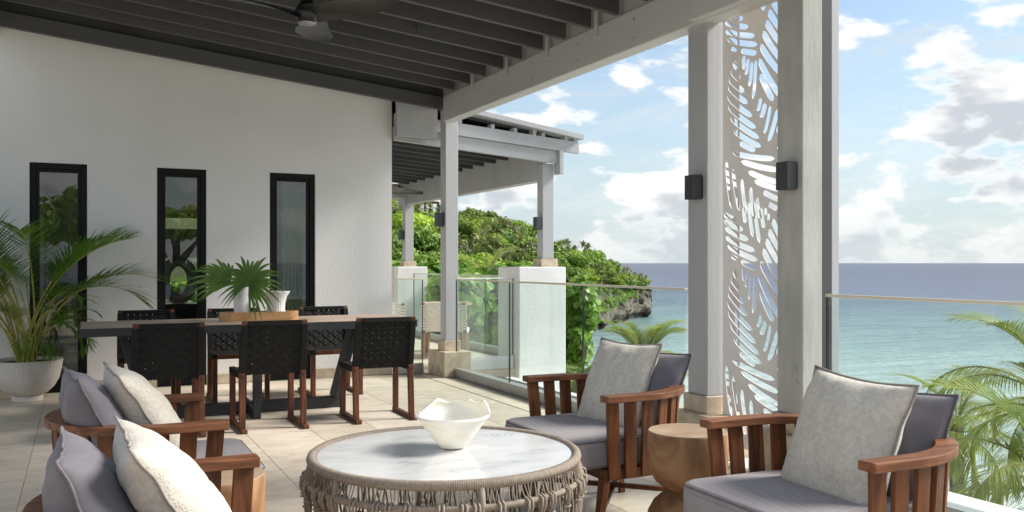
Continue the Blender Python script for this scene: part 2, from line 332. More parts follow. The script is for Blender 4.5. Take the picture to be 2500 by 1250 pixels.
M['tree_b'] = leaf_mat('tree_b', (0.40, 0.52, 0.06), (0.21, 0.34, 0.04), 0.32, 0.5, 0.30, 0.6)
M['tree_c'] = leaf_mat('tree_c', (0.25, 0.26, 0.11), (0.12, 0.16, 0.06), 0.2, 0.6, 0.30, 0.6)
M['spiky'] = leaf_mat('spiky', (0.38, 0.40, 0.17), (0.20, 0.26, 0.08), 0.25, 0.5, 0.25, 0.8)
M['seagrape'] = leaf_mat('seagrape', (0.30, 0.46, 0.075), (0.11, 0.25, 0.04), 0.3, 0.35, 0.22, 1.5)
M['bark'] = mat('bark', (0.13, 0.10, 0.08), (0.07, 0.055, 0.04), rough=0.95, nscale=3)
M['under'] = mat('under', (0.030, 0.045, 0.014), (0.055, 0.06, 0.022), rough=1.0, nscale=0.8, ndetail=7)
M['rock'] = mat('rock', (0.24, 0.205, 0.17), (0.085, 0.072, 0.06), rough=0.95, nscale=0.55, ndetail=12, stretch=(1, 1, 1.3), bump=1.0, bscale=0.9, bdist=0.5)
M['sand'] = mat('sand', (0.72, 0.68, 0.58), (0.64, 0.60, 0.50), rough=1, nscale=0.4)
M['gravel'] = mat('gravel', (0.10, 0.10, 0.105), (0.05, 0.05, 0.055), rough=0.95, nscale=80, ndetail=4, bump=0.8, bscale=90, bdist=0.01)
M['ledge'] = mat('ledge', (0.74, 0.74, 0.71), (0.66, 0.66, 0.63), rough=0.7, nscale=2)
M['ivory'] = mat('ivory', (0.62, 0.54, 0.42), (0.52, 0.44, 0.33), rough=0.9, nscale=2)
M['far_wood'] = mat('far_wood', (0.17, 0.085, 0.05), rough=0.8)
M['room'] = mat('room', (0.42, 0.42, 0.34), rough=0.9)
M['room_floor'] = mat('room_floor', (0.35, 0.30, 0.24), rough=0.5)
M['curtain'] = mat('curtain', (0.62, 0.66, 0.56), rough=0.9, transl=0.35)
M['grey_curtain'] = mat('grey_curtain', (0.16, 0.155, 0.13), rough=0.9)
M['console'] = mat('console', (0.012, 0.012, 0.013), rough=0.35)
M['lamp_shade'] = mat('lamp_shade', (0.20, 0.20, 0.20), (0.12, 0.12, 0.12), rough=0.8, nscale=40, ndetail=1)
M['lamp_base'] = mat('lamp_base', (0.22, 0.235, 0.26), rough=0.5)

# ------------------------------------------------------------------ sea, shore, ground
def sea_mat():
    m, nt, P, N, L = new_mat('sea_water')
    geo = N.new('ShaderNodeNewGeometry'); sub = N.new('ShaderNodeVectorMath'); sub.operation = 'SUBTRACT'; sub.inputs[1].default_value = (-6, -8, -8)
    L.new(geo.outputs['Position'], sub.inputs[0])
    ln = N.new('ShaderNodeVectorMath'); ln.operation = 'LENGTH'; L.new(sub.outputs[0], ln.inputs[0])
    lg = N.new('ShaderNodeMath'); lg.operation = 'LOGARITHM'; lg.inputs[1].default_value = 10; L.new(ln.outputs['Value'], lg.inputs[0])
    mp = N.new('ShaderNodeMapping'); mp.inputs['Scale'].default_value = (0.012, 0.03, 0.02); mp.inputs['Rotation'].default_value = (0, 0, -0.45); L.new(geo.outputs['Position'], mp.inputs[0])
    n = N.new('ShaderNodeTexNoise'); n.inputs['Scale'].default_value = 1.0; n.inputs['Detail'].default_value = 7; L.new(mp.outputs[0], n.inputs[0])
    ad = N.new('ShaderNodeMath'); ad.operation = 'MULTIPLY_ADD'; ad.inputs[1].default_value = 0.32; L.new(n.outputs['Fac'], ad.inputs[0]); L.new(lg.outputs[0], ad.inputs[2])
    mr = N.new('ShaderNodeMapRange'); mr.inputs['From Min'].default_value = 1.72; mr.inputs['From Max'].default_value = 3.2; L.new(ad.outputs[0], mr.inputs['Value'])
    cr = N.new('ShaderNodeValToRGB'); L.new(mr.outputs[0], cr.inputs[0])
    e = cr.color_ramp.elements; e[0].position = 0.0; e[0].color = (0.74, 0.76, 0.72, 1); e[1].position = 1.0; e[1].color = (0.055, 0.06, 0.11, 1)
    for p, c in ((0.12, (0.50, 0.575, 0.545)), (0.30, (0.30, 0.40, 0.395)), (0.44, (0.17, 0.25, 0.275)), (0.62, (0.085, 0.105, 0.165))):
        k = e.new(p); k.color = (*c, 1)
    rp = N.new('ShaderNodeMapping'); rp.inputs['Scale'].default_value = (0.06, 0.45, 1); rp.inputs['Rotation'].default_value = (0, 0, R(YAW)); L.new(geo.outputs['Position'], rp.inputs[0])
    rn = N.new('ShaderNodeTexNoise'); rn.inputs['Scale'].default_value = 1.0; rn.inputs['Detail'].default_value = 10; rn.inputs['Roughness'].default_value = 0.7; L.new(rp.outputs[0], rn.inputs[0])
    rr = N.new('ShaderNodeMapRange'); L.new(rn.outputs['Fac'], rr.inputs['Value']); rr.inputs['From Min'].default_value = 0.3; rr.inputs['From Max'].default_value = 0.7; rr.inputs['To Min'].default_value = 0.66; rr.inputs['To Max'].default_value = 1.34
    hs = N.new('ShaderNodeHueSaturation'); L.new(cr.outputs[0], hs.inputs['Color']); L.new(rr.outputs[0], hs.inputs['Value']); L.new(hs.outputs[0], P.inputs['Base Color'])
    P.inputs['Roughness'].default_value = 0.28; P.inputs['IOR'].default_value = 1.33; P.inputs['Specular IOR Level'].default_value = 0.22
    mp2 = N.new('ShaderNodeMapping'); mp2.inputs['Scale'].default_value = (0.5, 1.3, 1); mp2.inputs['Rotation'].default_value = (0, 0, R(-YAW - 90)); L.new(geo.outputs['Position'], mp2.inputs[0])
    mp2.inputs['Rotation'].default_value = (0, 0, R(YAW)); 
    n2 = N.new('ShaderNodeTexNoise'); n2.inputs['Scale'].default_value = 0.8; n2.inputs['Detail'].default_value = 9; n2.inputs['Roughness'].default_value = 0.62; L.new(mp2.outputs[0], n2.inputs[0])
    b = N.new('ShaderNodeBump'); b.inputs['Strength'].default_value = 1.0; b.inputs['Distance'].default_value = 0.55; L.new(n2.outputs['Fac'], b.inputs['Height']); L.new(b.outputs[0], P.inputs['Normal'])
    return m
M['sea'] = sea_mat()
SEA = -8.0
mb = MB(); n = 40
rad = [0] + [30 * (1.28 ** i) for i in range(30)]
for i in range(len(rad) - 1):
    for k in range(48):
        a0, a1 = 2*math.pi*k/48, 2*math.pi*(k+1)/48
        q = [(rad[i]*math.cos(a0), rad[i]*math.sin(a0), SEA), (rad[i+1]*math.cos(a0), rad[i+1]*math.sin(a0), SEA), (rad[i+1]*math.cos(a1), rad[i+1]*math.sin(a1), SEA), (rad[i]*math.cos(a1), rad[i]*math.sin(a1), SEA)]
        if i == 0: q = q[:1] + q[1:3]
        mb.add(q, [tuple(range(len(q)))])
tag(mb.build('sea', M['sea']), 'turquoise shallow sea turning violet blue towards the horizon', kind='structure')

def lerp_tab(tab, x):
    if x <= tab[0][0]: return tab[0][1:]
    for a, b in zip(tab, tab[1:]):
        if x <= b[0]:
            t = (x - a[0]) / (b[0] - a[0]); return tuple(p + (q - p) * t for p, q in zip(a[1:], b[1:]))
    return tab[-1][1:]
# surveyed columns: bearing pixel, shore depth D0, ridge depth D1, shore-top z, ridge ground z
HEAD = [(300, 34, 110, -4.0, 10.0), (800, 40, 118, -4.0, 8.0), (960, 44, 120, -4.0, 5.5), (1070, 48, 124, -4.5, 5.0), (1150, 54, 128, -5, 5.2), (1260, 62, 132, -5, 3.8),
        (1330, 74, 136, -5.5, 1.6), (1400, 95, 140, -5.5, 0.4), (1450, 116, 145, -5.0, -0.6), (1500, 133, 149, -4.6, -2.2), (1545, 143, 154, -4.0, -3.0), (1578, 150, 158, -3.3, -3.2), (1592, 155, 160, -3.6, -3.6)]
def head_z(px, t):
    D0, D1, zs, zr = lerp_tab(HEAD, px)
    if t < 0.12: z = SEA - 1 + (zs - SEA + 1) * min(1, (t / 0.12)) ** 0.30
    elif t < 1: z = zs + (zr - zs) * math.sin((t - 0.12) / 0.88 * math.pi / 2)
    else: z = zr - (t - 1) * 9
    return D0 + (D1 - D0) * t, z
mb = MB(); cols = []
pxs = [300 + (1592 - 300) * i / 190 for i in range(191)]
ts = [0, .0002, .0006, .0015, .003, .006, .01, .015, .02, .028, .035, .042, .05, .06, .07, .08, .09, .12, .16, .2, .26, .32, .4, .48, .56, .64, .72, .8, .88, .94, 1.0, 1.1, 1.3, 1.6, 2.0]
for px in pxs:
    c = []
    for t in ts:
        D, z = head_z(px, t)
        p = FW * D + RT * ((px - 1250) / 2180 * D)
        f = 1.0 if t < 0.2 else 0.5
        nn = noise.fractal(Vector((p.x, p.y, z)) * 0.16, 1.0, 2.2, 5); nr = noise.ridged_multi_fractal(Vector((p.x*.3, p.y*.3, z * .55)), 1.0, 2.1, 4, 1.0, 2.0)
        nk = noise.fractal(Vector((p.x * .9, p.y * .9, z * 1.1)), 1.0, 2.0, 4)
        p = p + FW * ((nn * 2.6 + (nr - 1) * 1.1) * f + (nk * 1.1 if t < .16 else 0) + (2.2 if z < SEA + 0.7 else 0)); z2 = z + (nn * 1.4 + (nr - 1) * .5) * (0.3 if t < .03 else 1) * f
        c.append((p.x, p.y, z2))
    cols.append(c)
nv = len(ts)
mb.v = [p for c in cols for p in c]
mb.f = [(i*nv+j, (i+1)*nv+j, (i+1)*nv+j+1, i*nv+j+1) for i in range(len(cols)-1) for j in range(nv-1)]
def cliff_mat():
    m, nt, P, N, L = new_mat('cliff'); P.inputs['Roughness'].default_value = 0.95
    geo = N.new('ShaderNodeNewGeometry'); sp = N.new('ShaderNodeSeparateXYZ'); L.new(geo.outputs['Position'], sp.inputs[0])
    n = N.new('ShaderNodeTexNoise'); n.inputs['Scale'].default_value = 0.8; n.inputs['Detail'].default_value = 12; n.inputs['Roughness'].default_value = 0.65; L.new(geo.outputs['Position'], n.inputs[0])
    cr = N.new('ShaderNodeValToRGB'); L.new(n.outputs['Fac'], cr.inputs[0]); e = cr.color_ramp.elements
    e[0].position = 0.38; e[0].color = (0.05, 0.042, 0.034, 1); e[1].position = 0.68; e[1].color = (0.30, 0.255, 0.205, 1)
    k = e.new(0.5); k.color = (0.16, 0.133, 0.105, 1)
    n3 = N.new('ShaderNodeTexNoise'); n3.inputs['Scale'].default_value = 0.25; n3.inputs['Detail'].default_value = 6; L.new(geo.outputs['Position'], n3.inputs[0])
    ad = N.new('ShaderNodeMath'); ad.operation = 'MULTIPLY_ADD'; ad.inputs[1].default_value = 5; L.new(n3.outputs['Fac'], ad.inputs[0]); L.new(sp.outputs[2], ad.inputs[2])
    mr = N.new('ShaderNodeMapRange'); L.new(ad.outputs[0], mr.inputs['Value']); mr.inputs['From Min'].default_value = -1.6; mr.inputs['From Max'].default_value = -0.6
    mx = N.new('ShaderNodeMix'); mx.data_type = 'RGBA'; L.new(mr.outputs[0], mx.inputs['Factor']); L.new(cr.outputs[0], mx.inputs[6]); mx.inputs[7].default_value = (0.05, 0.06, 0.022, 1)
    L.new(mx.outputs[2], P.inputs['Base Color'])
    b = N.new('ShaderNodeBump'); b.inputs['Strength'].default_value = 1; b.inputs['Distance'].default_value = 0.8; L.new(n.outputs['Fac'], b.inputs['Height']); L.new(b.outputs[0], P.inputs['Normal'])
    return m
M['cliff'] = cliff_mat()
tag(mb.build('headland', M['cliff'], smooth=True), 'rocky grey limestone headland covered in scrub', kind='structure')
# land the houses stand on: a plateau that drops to the beach on the seaward side
mb = MB(); g = []
for i in range(46):
    row = []
    for j in range(60):
        x = -60 + i * 1.6; y = -60 + j * 2.4
        edge = 2.5 + 2.0 * noise.noise(Vector((y * .05, 3, 0))) + (max(0, y - 16) * 0.30)
        t = max(0.0, min(1.0, (x - edge) / 7.0)); t = t * t * (3 - 2 * t)
        z = -2.6 * (1 - t) + (SEA - 1.2) * t + 0.3 * noise.noise(Vector((x * .3, y * .3, 0)))
        row.append((x, y, z))
    g.append(row)
mb.v = [p for r in g for p in r]; mb.f = [(i*60+j, (i+1)*60+j, (i+1)*60+j+1, i*60+j+1) for i in range(45) for j in range(59)]
tag(mb.build('ground', M['under'], smooth=True), 'scrubby ground falling to the shore below the terraces', kind='structure')

# ------------------------------------------------------------------ terrace floor
fl = empty('floor'); tag(fl, 'terrace floor of large sandy limestone tiles', kind='structure')
MB().box(-6, 3.72, -4, 9.76, -0.30, -0.012).build('screed', M['grout'], fl)
MB().box(-6, -1.70, -4, 9.755, -0.011, -0.001).box(-1.70, 3.70, -4, 0.9, -0.011, -0.001).box(-14, -6.002, -14, 9.7, -0.011, -0.001).box(-6, 3.70, -14, -4.002, -0.011, -0.001).build('bounce_paving', M['tile'], fl)  # paved ground out of view, added to bounce light in under the roof
TW, TL = 0.4675, 0.93
xs0 = -0.294 - TW * 3
tile_m = MB().box(0.0013, TW - 0.0013, 0.0013, TL - 0.0013, -0.011, 0).mesh('tile', M['tile'], bevel=0.0015)
offs = {0: 0.0, 1: 0.33, 2: 0.66}
for i in range(12):
    x = xs0 + i * TW
    if x + TW > 3.47: continue
    y = 1.45 + offs[i % 3] * TL - TL
    while y < 9.7:
        ln = min(TL, 9.755 - y)
        if ln > 0.05:
            o = inst('tile', tile_m, fl, (x, y, 0)); 
            if ln < TL: o.scale = (1, ln / TL, 1)
        y += TL
yy = 1.2
edge_m = MB().box(0.004, 0.245, 0.0018, TL - 0.0018, -0.011, 0).mesh('edge_tile', M['tile'], bevel=0.0015)
while yy < 9.2:
    inst('tile', edge_m, fl, (3.458, yy, 0)); yy += TL

# ------------------------------------------------------------------ house wall with three tall windows
WY = 9.78; TOPZ = 3.62
hw = empty('house', (0, WY, 0)); tag(hw, 'white rough stucco house wall with three tall black windows', 'house')
wins = [(-0.443, 0.061, 2.245), (0.704, 1.186, 2.245), (1.834, 2.327, 2.245)]
mb = MB()
edges = [-6.0] + [v for a, b, _ in wins for v in (a, b)] + [3.203]
for i in range(0, len(edges), 2): mb.box(edges[i], edges[i+1], 0, 0.22, 0.0, TOPZ)
for a, b, t in wins: mb.box(a, b, 0, 0.22, t, TOPZ)
mb.box(2.98, 3.203, 0.22, 5.5, 0, TOPZ)
mb.build('wall', M['stucco'], hw, bevel=0.0)
for i in range(0, len(edges), 2):
    a, b = edges[i], edges[i+1]; x = a
    while x < b - 0.02:
        x2 = min(b, x + 0.47)
        MB().box(x + 0.001, x2 - 0.001, -0.014, -0.001, 0.001, 0.105).build('skirting', M['stone'], hw, bevel=0.001); x = x2
for a, b, t in wins:
    wd = MB().box(a+.002, a + .055, .03, .12, 0.0, t).box(b - .055, b-.002, .03, .12, 0, t).box(a + .055, b - .055, .03, .12, t - .055, t-.002).box(a + .055, b - .055, .03, .12, 0, .06).build('window', M['black_frame'], hw, bevel=0.003)
    MB().box(a + .056, a + .085, .045, .10, .061, t - .056).box(b - .085, b - .056, .045, .10, .061, t - .056).box(a + .085, b - .085, .045, .10, t - .085, t - .056).box(a + .085, b - .085, .045, .10, .061, .12).build('frame', M['black_frame'], wd, bevel=0.002)
    MB().box(a + .085, b - .085, .068, .076, .12, t - .085).build('pane', M['window_glass'], wd)
# interior of the room
mb = MB(); X0, X1, Y1 = -5.9, 2.97, 4.6
mb.box(X0, X1, .24, Y1, -.02, -.005)
mb.build('room_floor', M['room_floor'], hw)
mb = MB().box(X0, X1, .24, Y1, 2.75, 2.8)
mb.box(X0, 0.35, Y1, Y1 + .15, 0, 2.75).box(2.1, X1, Y1, Y1 + .15, 0, 2.75).box(.35, 2.1, Y1, Y1 + .15, 0, .55).box(.35, 2.1, Y1, Y1 + .15, 2.02, 2.75)
mb.build('inner_wall', M['room'], hw)
MB().box(.35, 2.1, Y1 - .03, Y1 - .005, 1.95, 2.02).box(.35, 2.1, Y1 - .03, Y1 - .005, .55, .6).box(.37, .42, Y1 + .02, Y1 + .1, .6, 1.95).build('inner_window_frame', M['black_frame'], hw)
def curtain(x0, x1, y, m, z1=2.5, n=10):
    mb = MB(); K = 8 * n; 
    for k in range(K + 1):
        x = x0 + (x1 - x0) * k / K; yy = y + 0.025 * math.sin(2 * math.pi * k / 8)
        mb.v += [(x, yy, 0.02), (x, yy, z1)]
    mb.f = [(2*k, 2*k+2, 2*k+3, 2*k+1) for k in range(K)]
    mb.build('curtain', m, hw, smooth=True)
curtain(2.02, 2.26, 0.32, M['curtain'], n=6); curtain(-0.33, -0.12, 0.34, M['grey_curtain'], n=4); curtain(-0.02, 0.03, 0.34, M['curtain'], n=2)
MB().box(0.35, 1.95, 1.05, 1.5, 0.0, 0.80).build('console', M['console'], hw, bevel=.004)
lp = empty('table_lamp', (1.03, 9.78 + 1.28, 0.80)); tag(lp, 'table lamp with broad grey shade seen through the middle window', 'lamp')
MB().lathe([(.26, .53), (.26, .86)], 40).build('lamp_shade', M['lamp_shade'], lp, smooth=True, auto=40)
mb = MB()
ring = [(0.155 * math.cos(a) * (1 if True else 1), 0, 0.27 + 0.22 * math.sin(a)) for a in [2*math.pi*k/28 for k in range(28)]]
mb.tube(ring, .062, 12, close=True); mb.tube([(0, 0, .47), (0, 0, .56)], .02, 10)
mb.build('lamp_base', M['lamp_base'], lp, smooth=True)

# ------------------------------------------------------------------ veranda roof
PITCH = 0.1027
def rz(x): return 3.142 + (3.66 - x) * PITCH
rf = empty('veranda_roof', (0, 0, 0)); tag(rf, 'grey timber veranda roof of sloping joists over the terrace', 'roof')
jy = [9.39 - 0.4095 * k for k in range(1, 16)]
xl = -0.72
def slopebox(x0, x1, y0, y1, dz0, dz1, base=rz):
    mb = MB(); mb.add([(x0,y0,base(x0)+dz0),(x1,y0,base(x1)+dz0),(x1,y1,base(x1)+dz0),(x0,y1,base(x0)+dz0),(x0,y0,base(x0)+dz1),(x1,y0,base(x1)+dz1),(x1,y1,base(x1)+dz1),(x0,y1,base(x0)+dz1)],
                     [(0,3,2,1),(4,5,6,7),(0,1,5,4),(1,2,6,5),(2,3,7,6),(3,0,4,7)]); return mb
jm = slopebox(xl, 3.655, 0, 0.048, 0, 0.19).mesh('joist', M['joist_shade_grey'], bevel=0.002)
for y in jy: inst('joist', jm, rf, (0, y, 0))
bx = slopebox(-0.95, 3.90, 3.0, 9.77, 0.191, 0.235)
bx.build('roof_deck', M['deck_paint'], rf)
slopebox(xl, 3.685, 9.38, 9.44, -0.145, -0.004).build('wall_beam', M['joist_shade_grey'], rf, bevel=.003)
slopebox(xl, 3.698, 9.442, 9.50, -0.003, 0.189).build('end_board', M['deck_paint'], rf)
MB().box(3.66, 3.80, 3.0, 9.35, 2.852, 3.135).build('main_beam', M['beam_paint'], rf, bevel=.006)
MB().box(3.70, 3.80, 3.0, 9.52, 3.137, 3.31).build('upper_beam', M['beam_paint'], rf)
MB().box(-0.80, -0.725, 3.0, 9.77, 3.44, 3.80).build('left_beam', M['beam_paint'], rf, bevel=.003)
brm = MB().box(3.640, 3.658, 0, 0.035, 3.05, 3.30).mesh('bracket', M['beam_paint'], bevel=.002)
for k in (1, 3, 5, 7, 10): inst('bracket', brm, rf, (0, jy[k] - 0.10, 0))
blk = MB()
for x, y in ((0.1, 9.18), (2.35, 8.15), (2.62, 7.3), (1.0, 9.18)):
    blk.box(x, x + .05, y, y + .02, rz(x) + .04, rz(x) + .15)
blk.build('blocking', M['joist_shade_grey'], rf)

bolt = MB().lathe([(.0, .006), (.009, .005), (.012, .0)][::-1], 10).mesh('bolt', M['alu'])
for k in range(0, 15, 2):
    for z in (2.92, 3.06): inst('bolt', bolt, rf, (3.6595, jy[k] - .19, z), (0, R(-90), 0))
def column(x, y, name, label, top=2.853, wx=0.155, wy=0.18, wm='grey_paint', group=None):
    t = empty(name, (x, y, 0)); tag(t, label, 'column', group)
    MB().box(-wx/2, wx/2, -wy/2, wy/2, 0.395, top).build('shaft', M[wm], t, bevel=.006, segs=2)
    MB().box(-wx/2 - .022, wx/2 + .022, -wy/2 - .022, wy/2 + .022, 0.281, 0.394).build('stone_collar', M['stone'], t, bevel=.004)
    MB().box(-.16, .16, -.26, .26, 0.001, 0.28).build('stone_base', M['stone'], t, bevel=.004)
    return t
column(3.78, 9.46, 'veranda_column', 'slim grey column beside the end of the white house wall', 3.13, 0.155, .16)
column(3.777, 4.82, 'veranda_column', 'grey column on the left of the carved screen', 3.0, .15, .205)
c3 = column(3.777, 3.96, 'veranda_column', 'weathered grey column on the right of the carved screen', 3.0, .15, .205, 'weathered_paint')
c3b = MB().box(3.856, 4.03, 3.955, 4.15, -0.3, 3.3)
dp = c3b.build('outer_post', M['deck_paint'], None, bevel=.004); tag(dp, 'dark charcoal post standing outside the right column', 'post')
dp2 = MB().box(4.031, 4.10, 3.97, 4.15, -0.3, 3.3).build('trim_post', M['grey_paint'], None, bevel=.003); tag(dp2, 'narrow pale grey trim post at the outer edge by the sea', 'post')
for z, dy in ((0.62, -.0), (0.49, 0.01)):
    pass
MB().lathe([(.012, 0), (.014, .004), (.006, .006)], 14).build('bolt_cap', M['weathered_paint'], c3, loc=(-.076, -.05, .66), rot=(0, R(-90), 0))
MB().lathe([(.012, 0), (.014, .004), (.006, .006)], 14).build('bolt_cap', M['weathered_paint'], c3, loc=(-.076, -.055, .585), rot=(0, R(-90), 0))
sb = MB().box(3.60, 3.66, 4.02, 4.78, 2.86, 3.02).build('short_beam', M['beam_paint'], rf, bevel=.003)

def sconce(x, y, z, label, s=1.0):
    t = empty('wall_light', (x, y, z)); tag(t, label, 'wall light', 'black box lights on the columns')
    MB().box(-.085*s, -.012*s, -.048*s, .048*s, 0, .16*s).build('housing', M['sconce'], t, bevel=.003)
    MB().box(-.012*s, -.001*s, -.04*s, .04*s, .01*s, .15*s).build('back_plate', M['black_metal'], t)
    return t
sconce(3.7015, 4.80, 1.69, 'black box light on the column left of the carved screen')
sconce(3.7015, 3.935, 1.69, 'black box light on the weathered column right of the carved screen')
sconce(3.7015, 9.46, 1.68, 'black box light on the slim column by the house wall')

# ------------------------------------------------------------------ carved screens
SLOT = [(258,62,310,95),(258,95,340,148),(262,132,362,198),(264,178,388,252),(272,222,398,298),(330,300,395,338),
 (340,30,350,115),(362,10,380,185),(385,10,407,215),(410,45,425,145),(440,75,440,108),
 (455,105,485,190),(440,150,487,262),(430,195,487,330),(418,240,490,410),(408,300,490,475),(402,365,490,585),(408,440,460,588),(478,75,485,115),
 (342,330,345,400),(360,350,352,430),(375,370,365,490),(390,365,380,555),
 (300,345,315,385),(290,385,327,443),(280,425,345,510),(275,460,358,570),(272,510,377,640),(275,560,392,700),(285,620,405,752),(300,690,412,795),(325,755,390,808),
 (410,560,400,620),(428,590,412,655),(447,605,425,735),(475,630,440,775),(497,645,472,745),
 (295,800,465,862),(330,848,480,918),(360,905,483,978),(385,952,486,1010),(420,1010,482,1058),(440,1070,475,1100),
 (268,830,292,1080),(296,880,325,1095),(333,935,355,1115),(370,980,385,1130),(395,1035,410,1140),(428,1090,432,1125),
 (475,800,488,840),(290,275,315,290)]
def screen_mesh(name, W, Hh, m, flip=False, shift=0.0, thick=0.005, clip=None):
    cu = bpy.data.curves.new(name, 'CURVE'); cu.dimensions = '2D'; cu.fill_mode = 'BOTH'; cu.extrude = thick / 2
    def spl(pts):
        s = cu.splines.new('POLY'); s.points.add(len(pts) - 1)
        for i, (a, b) in enumerate(pts): s.points[i].co = (a, b, 0, 1)
        s.use_cyclic_u = True
    Wc = clip or W
    spl([(0, 0), (Wc, 0), (Wc, Hh), (0, Hh)])
    per = 1.34
    for rep in range(-1, 4):
        for (x1, y1, x2, y2) in SLOT:
            a = Vector(((x1 - 252) / 262.0 * W, (y1) / 1042.0 * per)); b = Vector(((x2 - 252) / 262.0 * W, (y2) / 1042.0 * per))
            if flip: a.x, b.x = W - a.x, W - b.x
            oy = Hh - rep * per + shift
            a.y = oy - a.y; b.y = oy - b.y
            d = b - a; L_ = d.length
            if L_ < 0.01: continue
            d.normalize(); nrm = Vector((-d.y, d.x)); steep = abs(d.y)
            wd_ = (0.0165 if steep < 0.6 else 0.0205 if steep < .93 else 0.0155) * (1.0 if L_ > .08 else .8)
            bend = 0.045 * L_ * (1 if x1 < x2 else -1)
            top = []; bot = []
            K = 12
            for k in range(K + 1):
                t = k / K; c = a + (b - a) * t + nrm * (-bend * 4 * t * (1 - t) * 0.5)
                hw_ = wd_ * math.sqrt(max(0.0, 1 - (2 * abs(t - .5)) ** 7)) + .0015
                top.append(c + nrm * hw_); bot.append(c - nrm * hw_)
            pts = top + bot[::-1]
            if sum(p.x for p in pts) / len(pts) > Wc: continue
            pts = [(min(max(p.x, 0.012), Wc - 0.012), p.y) for p in pts]
            if min(p[1] for p in pts) < 0.02 or max(p[1] for p in pts) > Hh - 0.02: continue
            spl(pts)
    ob = bpy.data.objects.new(name, cu); C.objects.link(ob)
    dg = bpy.context.evaluated_depsgraph_get(); dg.update()
    me = bpy.data.meshes.new_from_object(ob.evaluated_get(dg)); me.name = name
    bpy.data.objects.remove(ob); me.materials.clear(); me.materials.append(m)
    return me
SH = 2.9
s1 = inst('carved_screen', screen_mesh('carved_screen', 0.60, SH, M['screen'], shift=0.02), None, (3.79, 4.665, 0.09), (R(90), 0, R(-90)))
tag(s1, 'tall beige metal screen cut with leaf shaped slots between two columns', 'screen')
s2 = inst('carved_screen', screen_mesh('shade_toned_screen', 0.60, SH, M['shade_toned_screen'], shift=0.5, clip=0.22), None, (3.87, 4.86, 0.09), (R(90), 0, 0))
tag(s2, 'side screen coloured dark for shade with slots just behind the left column', 'screen')

# ------------------------------------------------------------------ glass railings
def railing(name, label, axis, c, segs, gx=0.0, ztop=1.095, chan=0.10, face=0.05, cap='cap', chan_mat='alu'):
    t = empty(name, (0, 0, 0)); tag(t, label, 'railing')
    a0, a1 = segs[0], segs[-1]
    def B(u0, u1, v0, v1, z0, z1): return MB().box(v0, v1, u0, u1, z0, z1) if axis == 'y' else MB().box(u0, u1, v0, v1, z0, z1)
    B(a0, a1, c - face, c + face, 0.002, chan).build('base_channel', M[chan_mat], t, bevel=.004)
    B(a0, a1, c - .013, c + .013, ztop - .016, ztop).build('top_rail', M[cap], t, bevel=.002)
    for u0, u1 in zip(segs, segs[1:]):
        B(u0 + .008, u1 - .008, c - .007, c + .007, chan + .001, ztop - .017).build('glass_panel', M['rail_glass'], t)
        B(u1 - .009, u1 - .0015, c - .008, c + .008, chan + .001, ztop - .017).build('joint', M['joint'], t)
    return t
railing('glass_railing', 'glass railing between the slim column and the screen column', 'y', 3.79, [9.27, 7.90, 6.476, 5.06][::-1])
railing('glass_railing', 'glass railing at the right in front of the open sea', 'y', 3.79, [-2.5, -.7, .8, 2.3, 3.76])
railing('glass_railing', 'frontal glass railing separating the neighbouring terrace', 'x', 9.70, [3.21, 3.55], face=.03, chan=.12)
railing('glass_railing', 'frontal glass railing beside the white block pier', 'x', 9.70, [3.95, 4.70], face=.03, chan=.16, chan_mat='ledge', cap='ledge')
railing('glass_railing', 'far side glass railing of the neighbouring terrace against bushes', 'y', 5.23, [10.2, 11.7, 13.2, 14.75], cap='ledge')

# ledge outside with dark gravel
MB().box(3.86, 4.62, -4, 9.53, -0.42, -0.08).build('ledge', M['ledge'], None)
tag(bpy.data.objects['ledge'], kind='structure')
MB().box(3.725, 3.855, -4, 9.53, -0.42, -0.004).build('kerb', M['ledge']); tag(bpy.data.objects['kerb'], kind='structure')
gm_ = MB()
for i in range(5200):
    x = random.uniform(3.90, 4.46); y = random.uniform(4.95, 9.5); s = random.uniform(.006, .014); z = -.08 + random.uniform(0, .012)
    gm_.add([(x-s,y,z),(x,y-s,z),(x+s,y,z),(x,y+s,z),(x,y,z+s)], [(0,1,4),(1,2,4),(2,3,4),(3,0,4)])
gm_.box(3.88, 4.48, 4.93, 9.52, -.079, -.070)
tag(gm_.build('gravel', M['gravel']), 'dark grey gravel lying in the strip outside the glass', kind='stuff')
MB().box(-6, 3.70, -4, 9.7, -6, -.31).build('foundation', M['white_stucco']); tag(bpy.data.objects['foundation'], kind='structure')
MB().box(3.70, 4.60, -4, 9.52, -6, -.43).build('retaining_wall', M['white_stucco']); tag(bpy.data.objects['retaining_wall'], 'white retaining wall carrying the terrace ledge', 'wall')

# ------------------------------------------------------------------ neighbouring terrace
tag(MB().box(3.21, 5.35, 9.66, 15.2, -.35, 0).build('neighbour_floor', M['tile']), kind='structure')
tag(MB().box(4.71, 5.35, 9.55, 10.15, -5, 1.222).build('pier', M['white_stucco'], bevel=.01), 'big white block pier under the neighbouring column', 'pier')
tag(MB().box(4.95, 5.5, 14.8, 15.4, -5, 1.205).build('pier', M['white_stucco'], bevel=.01), 'small white pier at the back of the neighbouring terrace', 'pier')
tag(MB().box(3.21, 4.948, 15.0, 15.2, 0.001, 1.20).build('parapet', M['white_stucco']), 'low white parapet wall behind the woven chairs', 'wall')
def ncol(x, y, z0, top, label):
    t = empty('neighbour_column', (x, y, z0)); tag(t, label, 'column')
    MB().box(-.078, .078, -.075, .075, .101, top - z0).build('shaft', M['grey_paint'], t, bevel=.005)
    MB().box(-.115, .115, -.115, .115, 0.001, .10).build('stone_collar', M['stone'], t, bevel=.003)
ncol(5.23, 9.86, 1.222, 2.50, 'grey column standing on the big white block pier')
ncol(5.21, 15.0, 1.205, 2.75, 'far grey column on the small white pier')
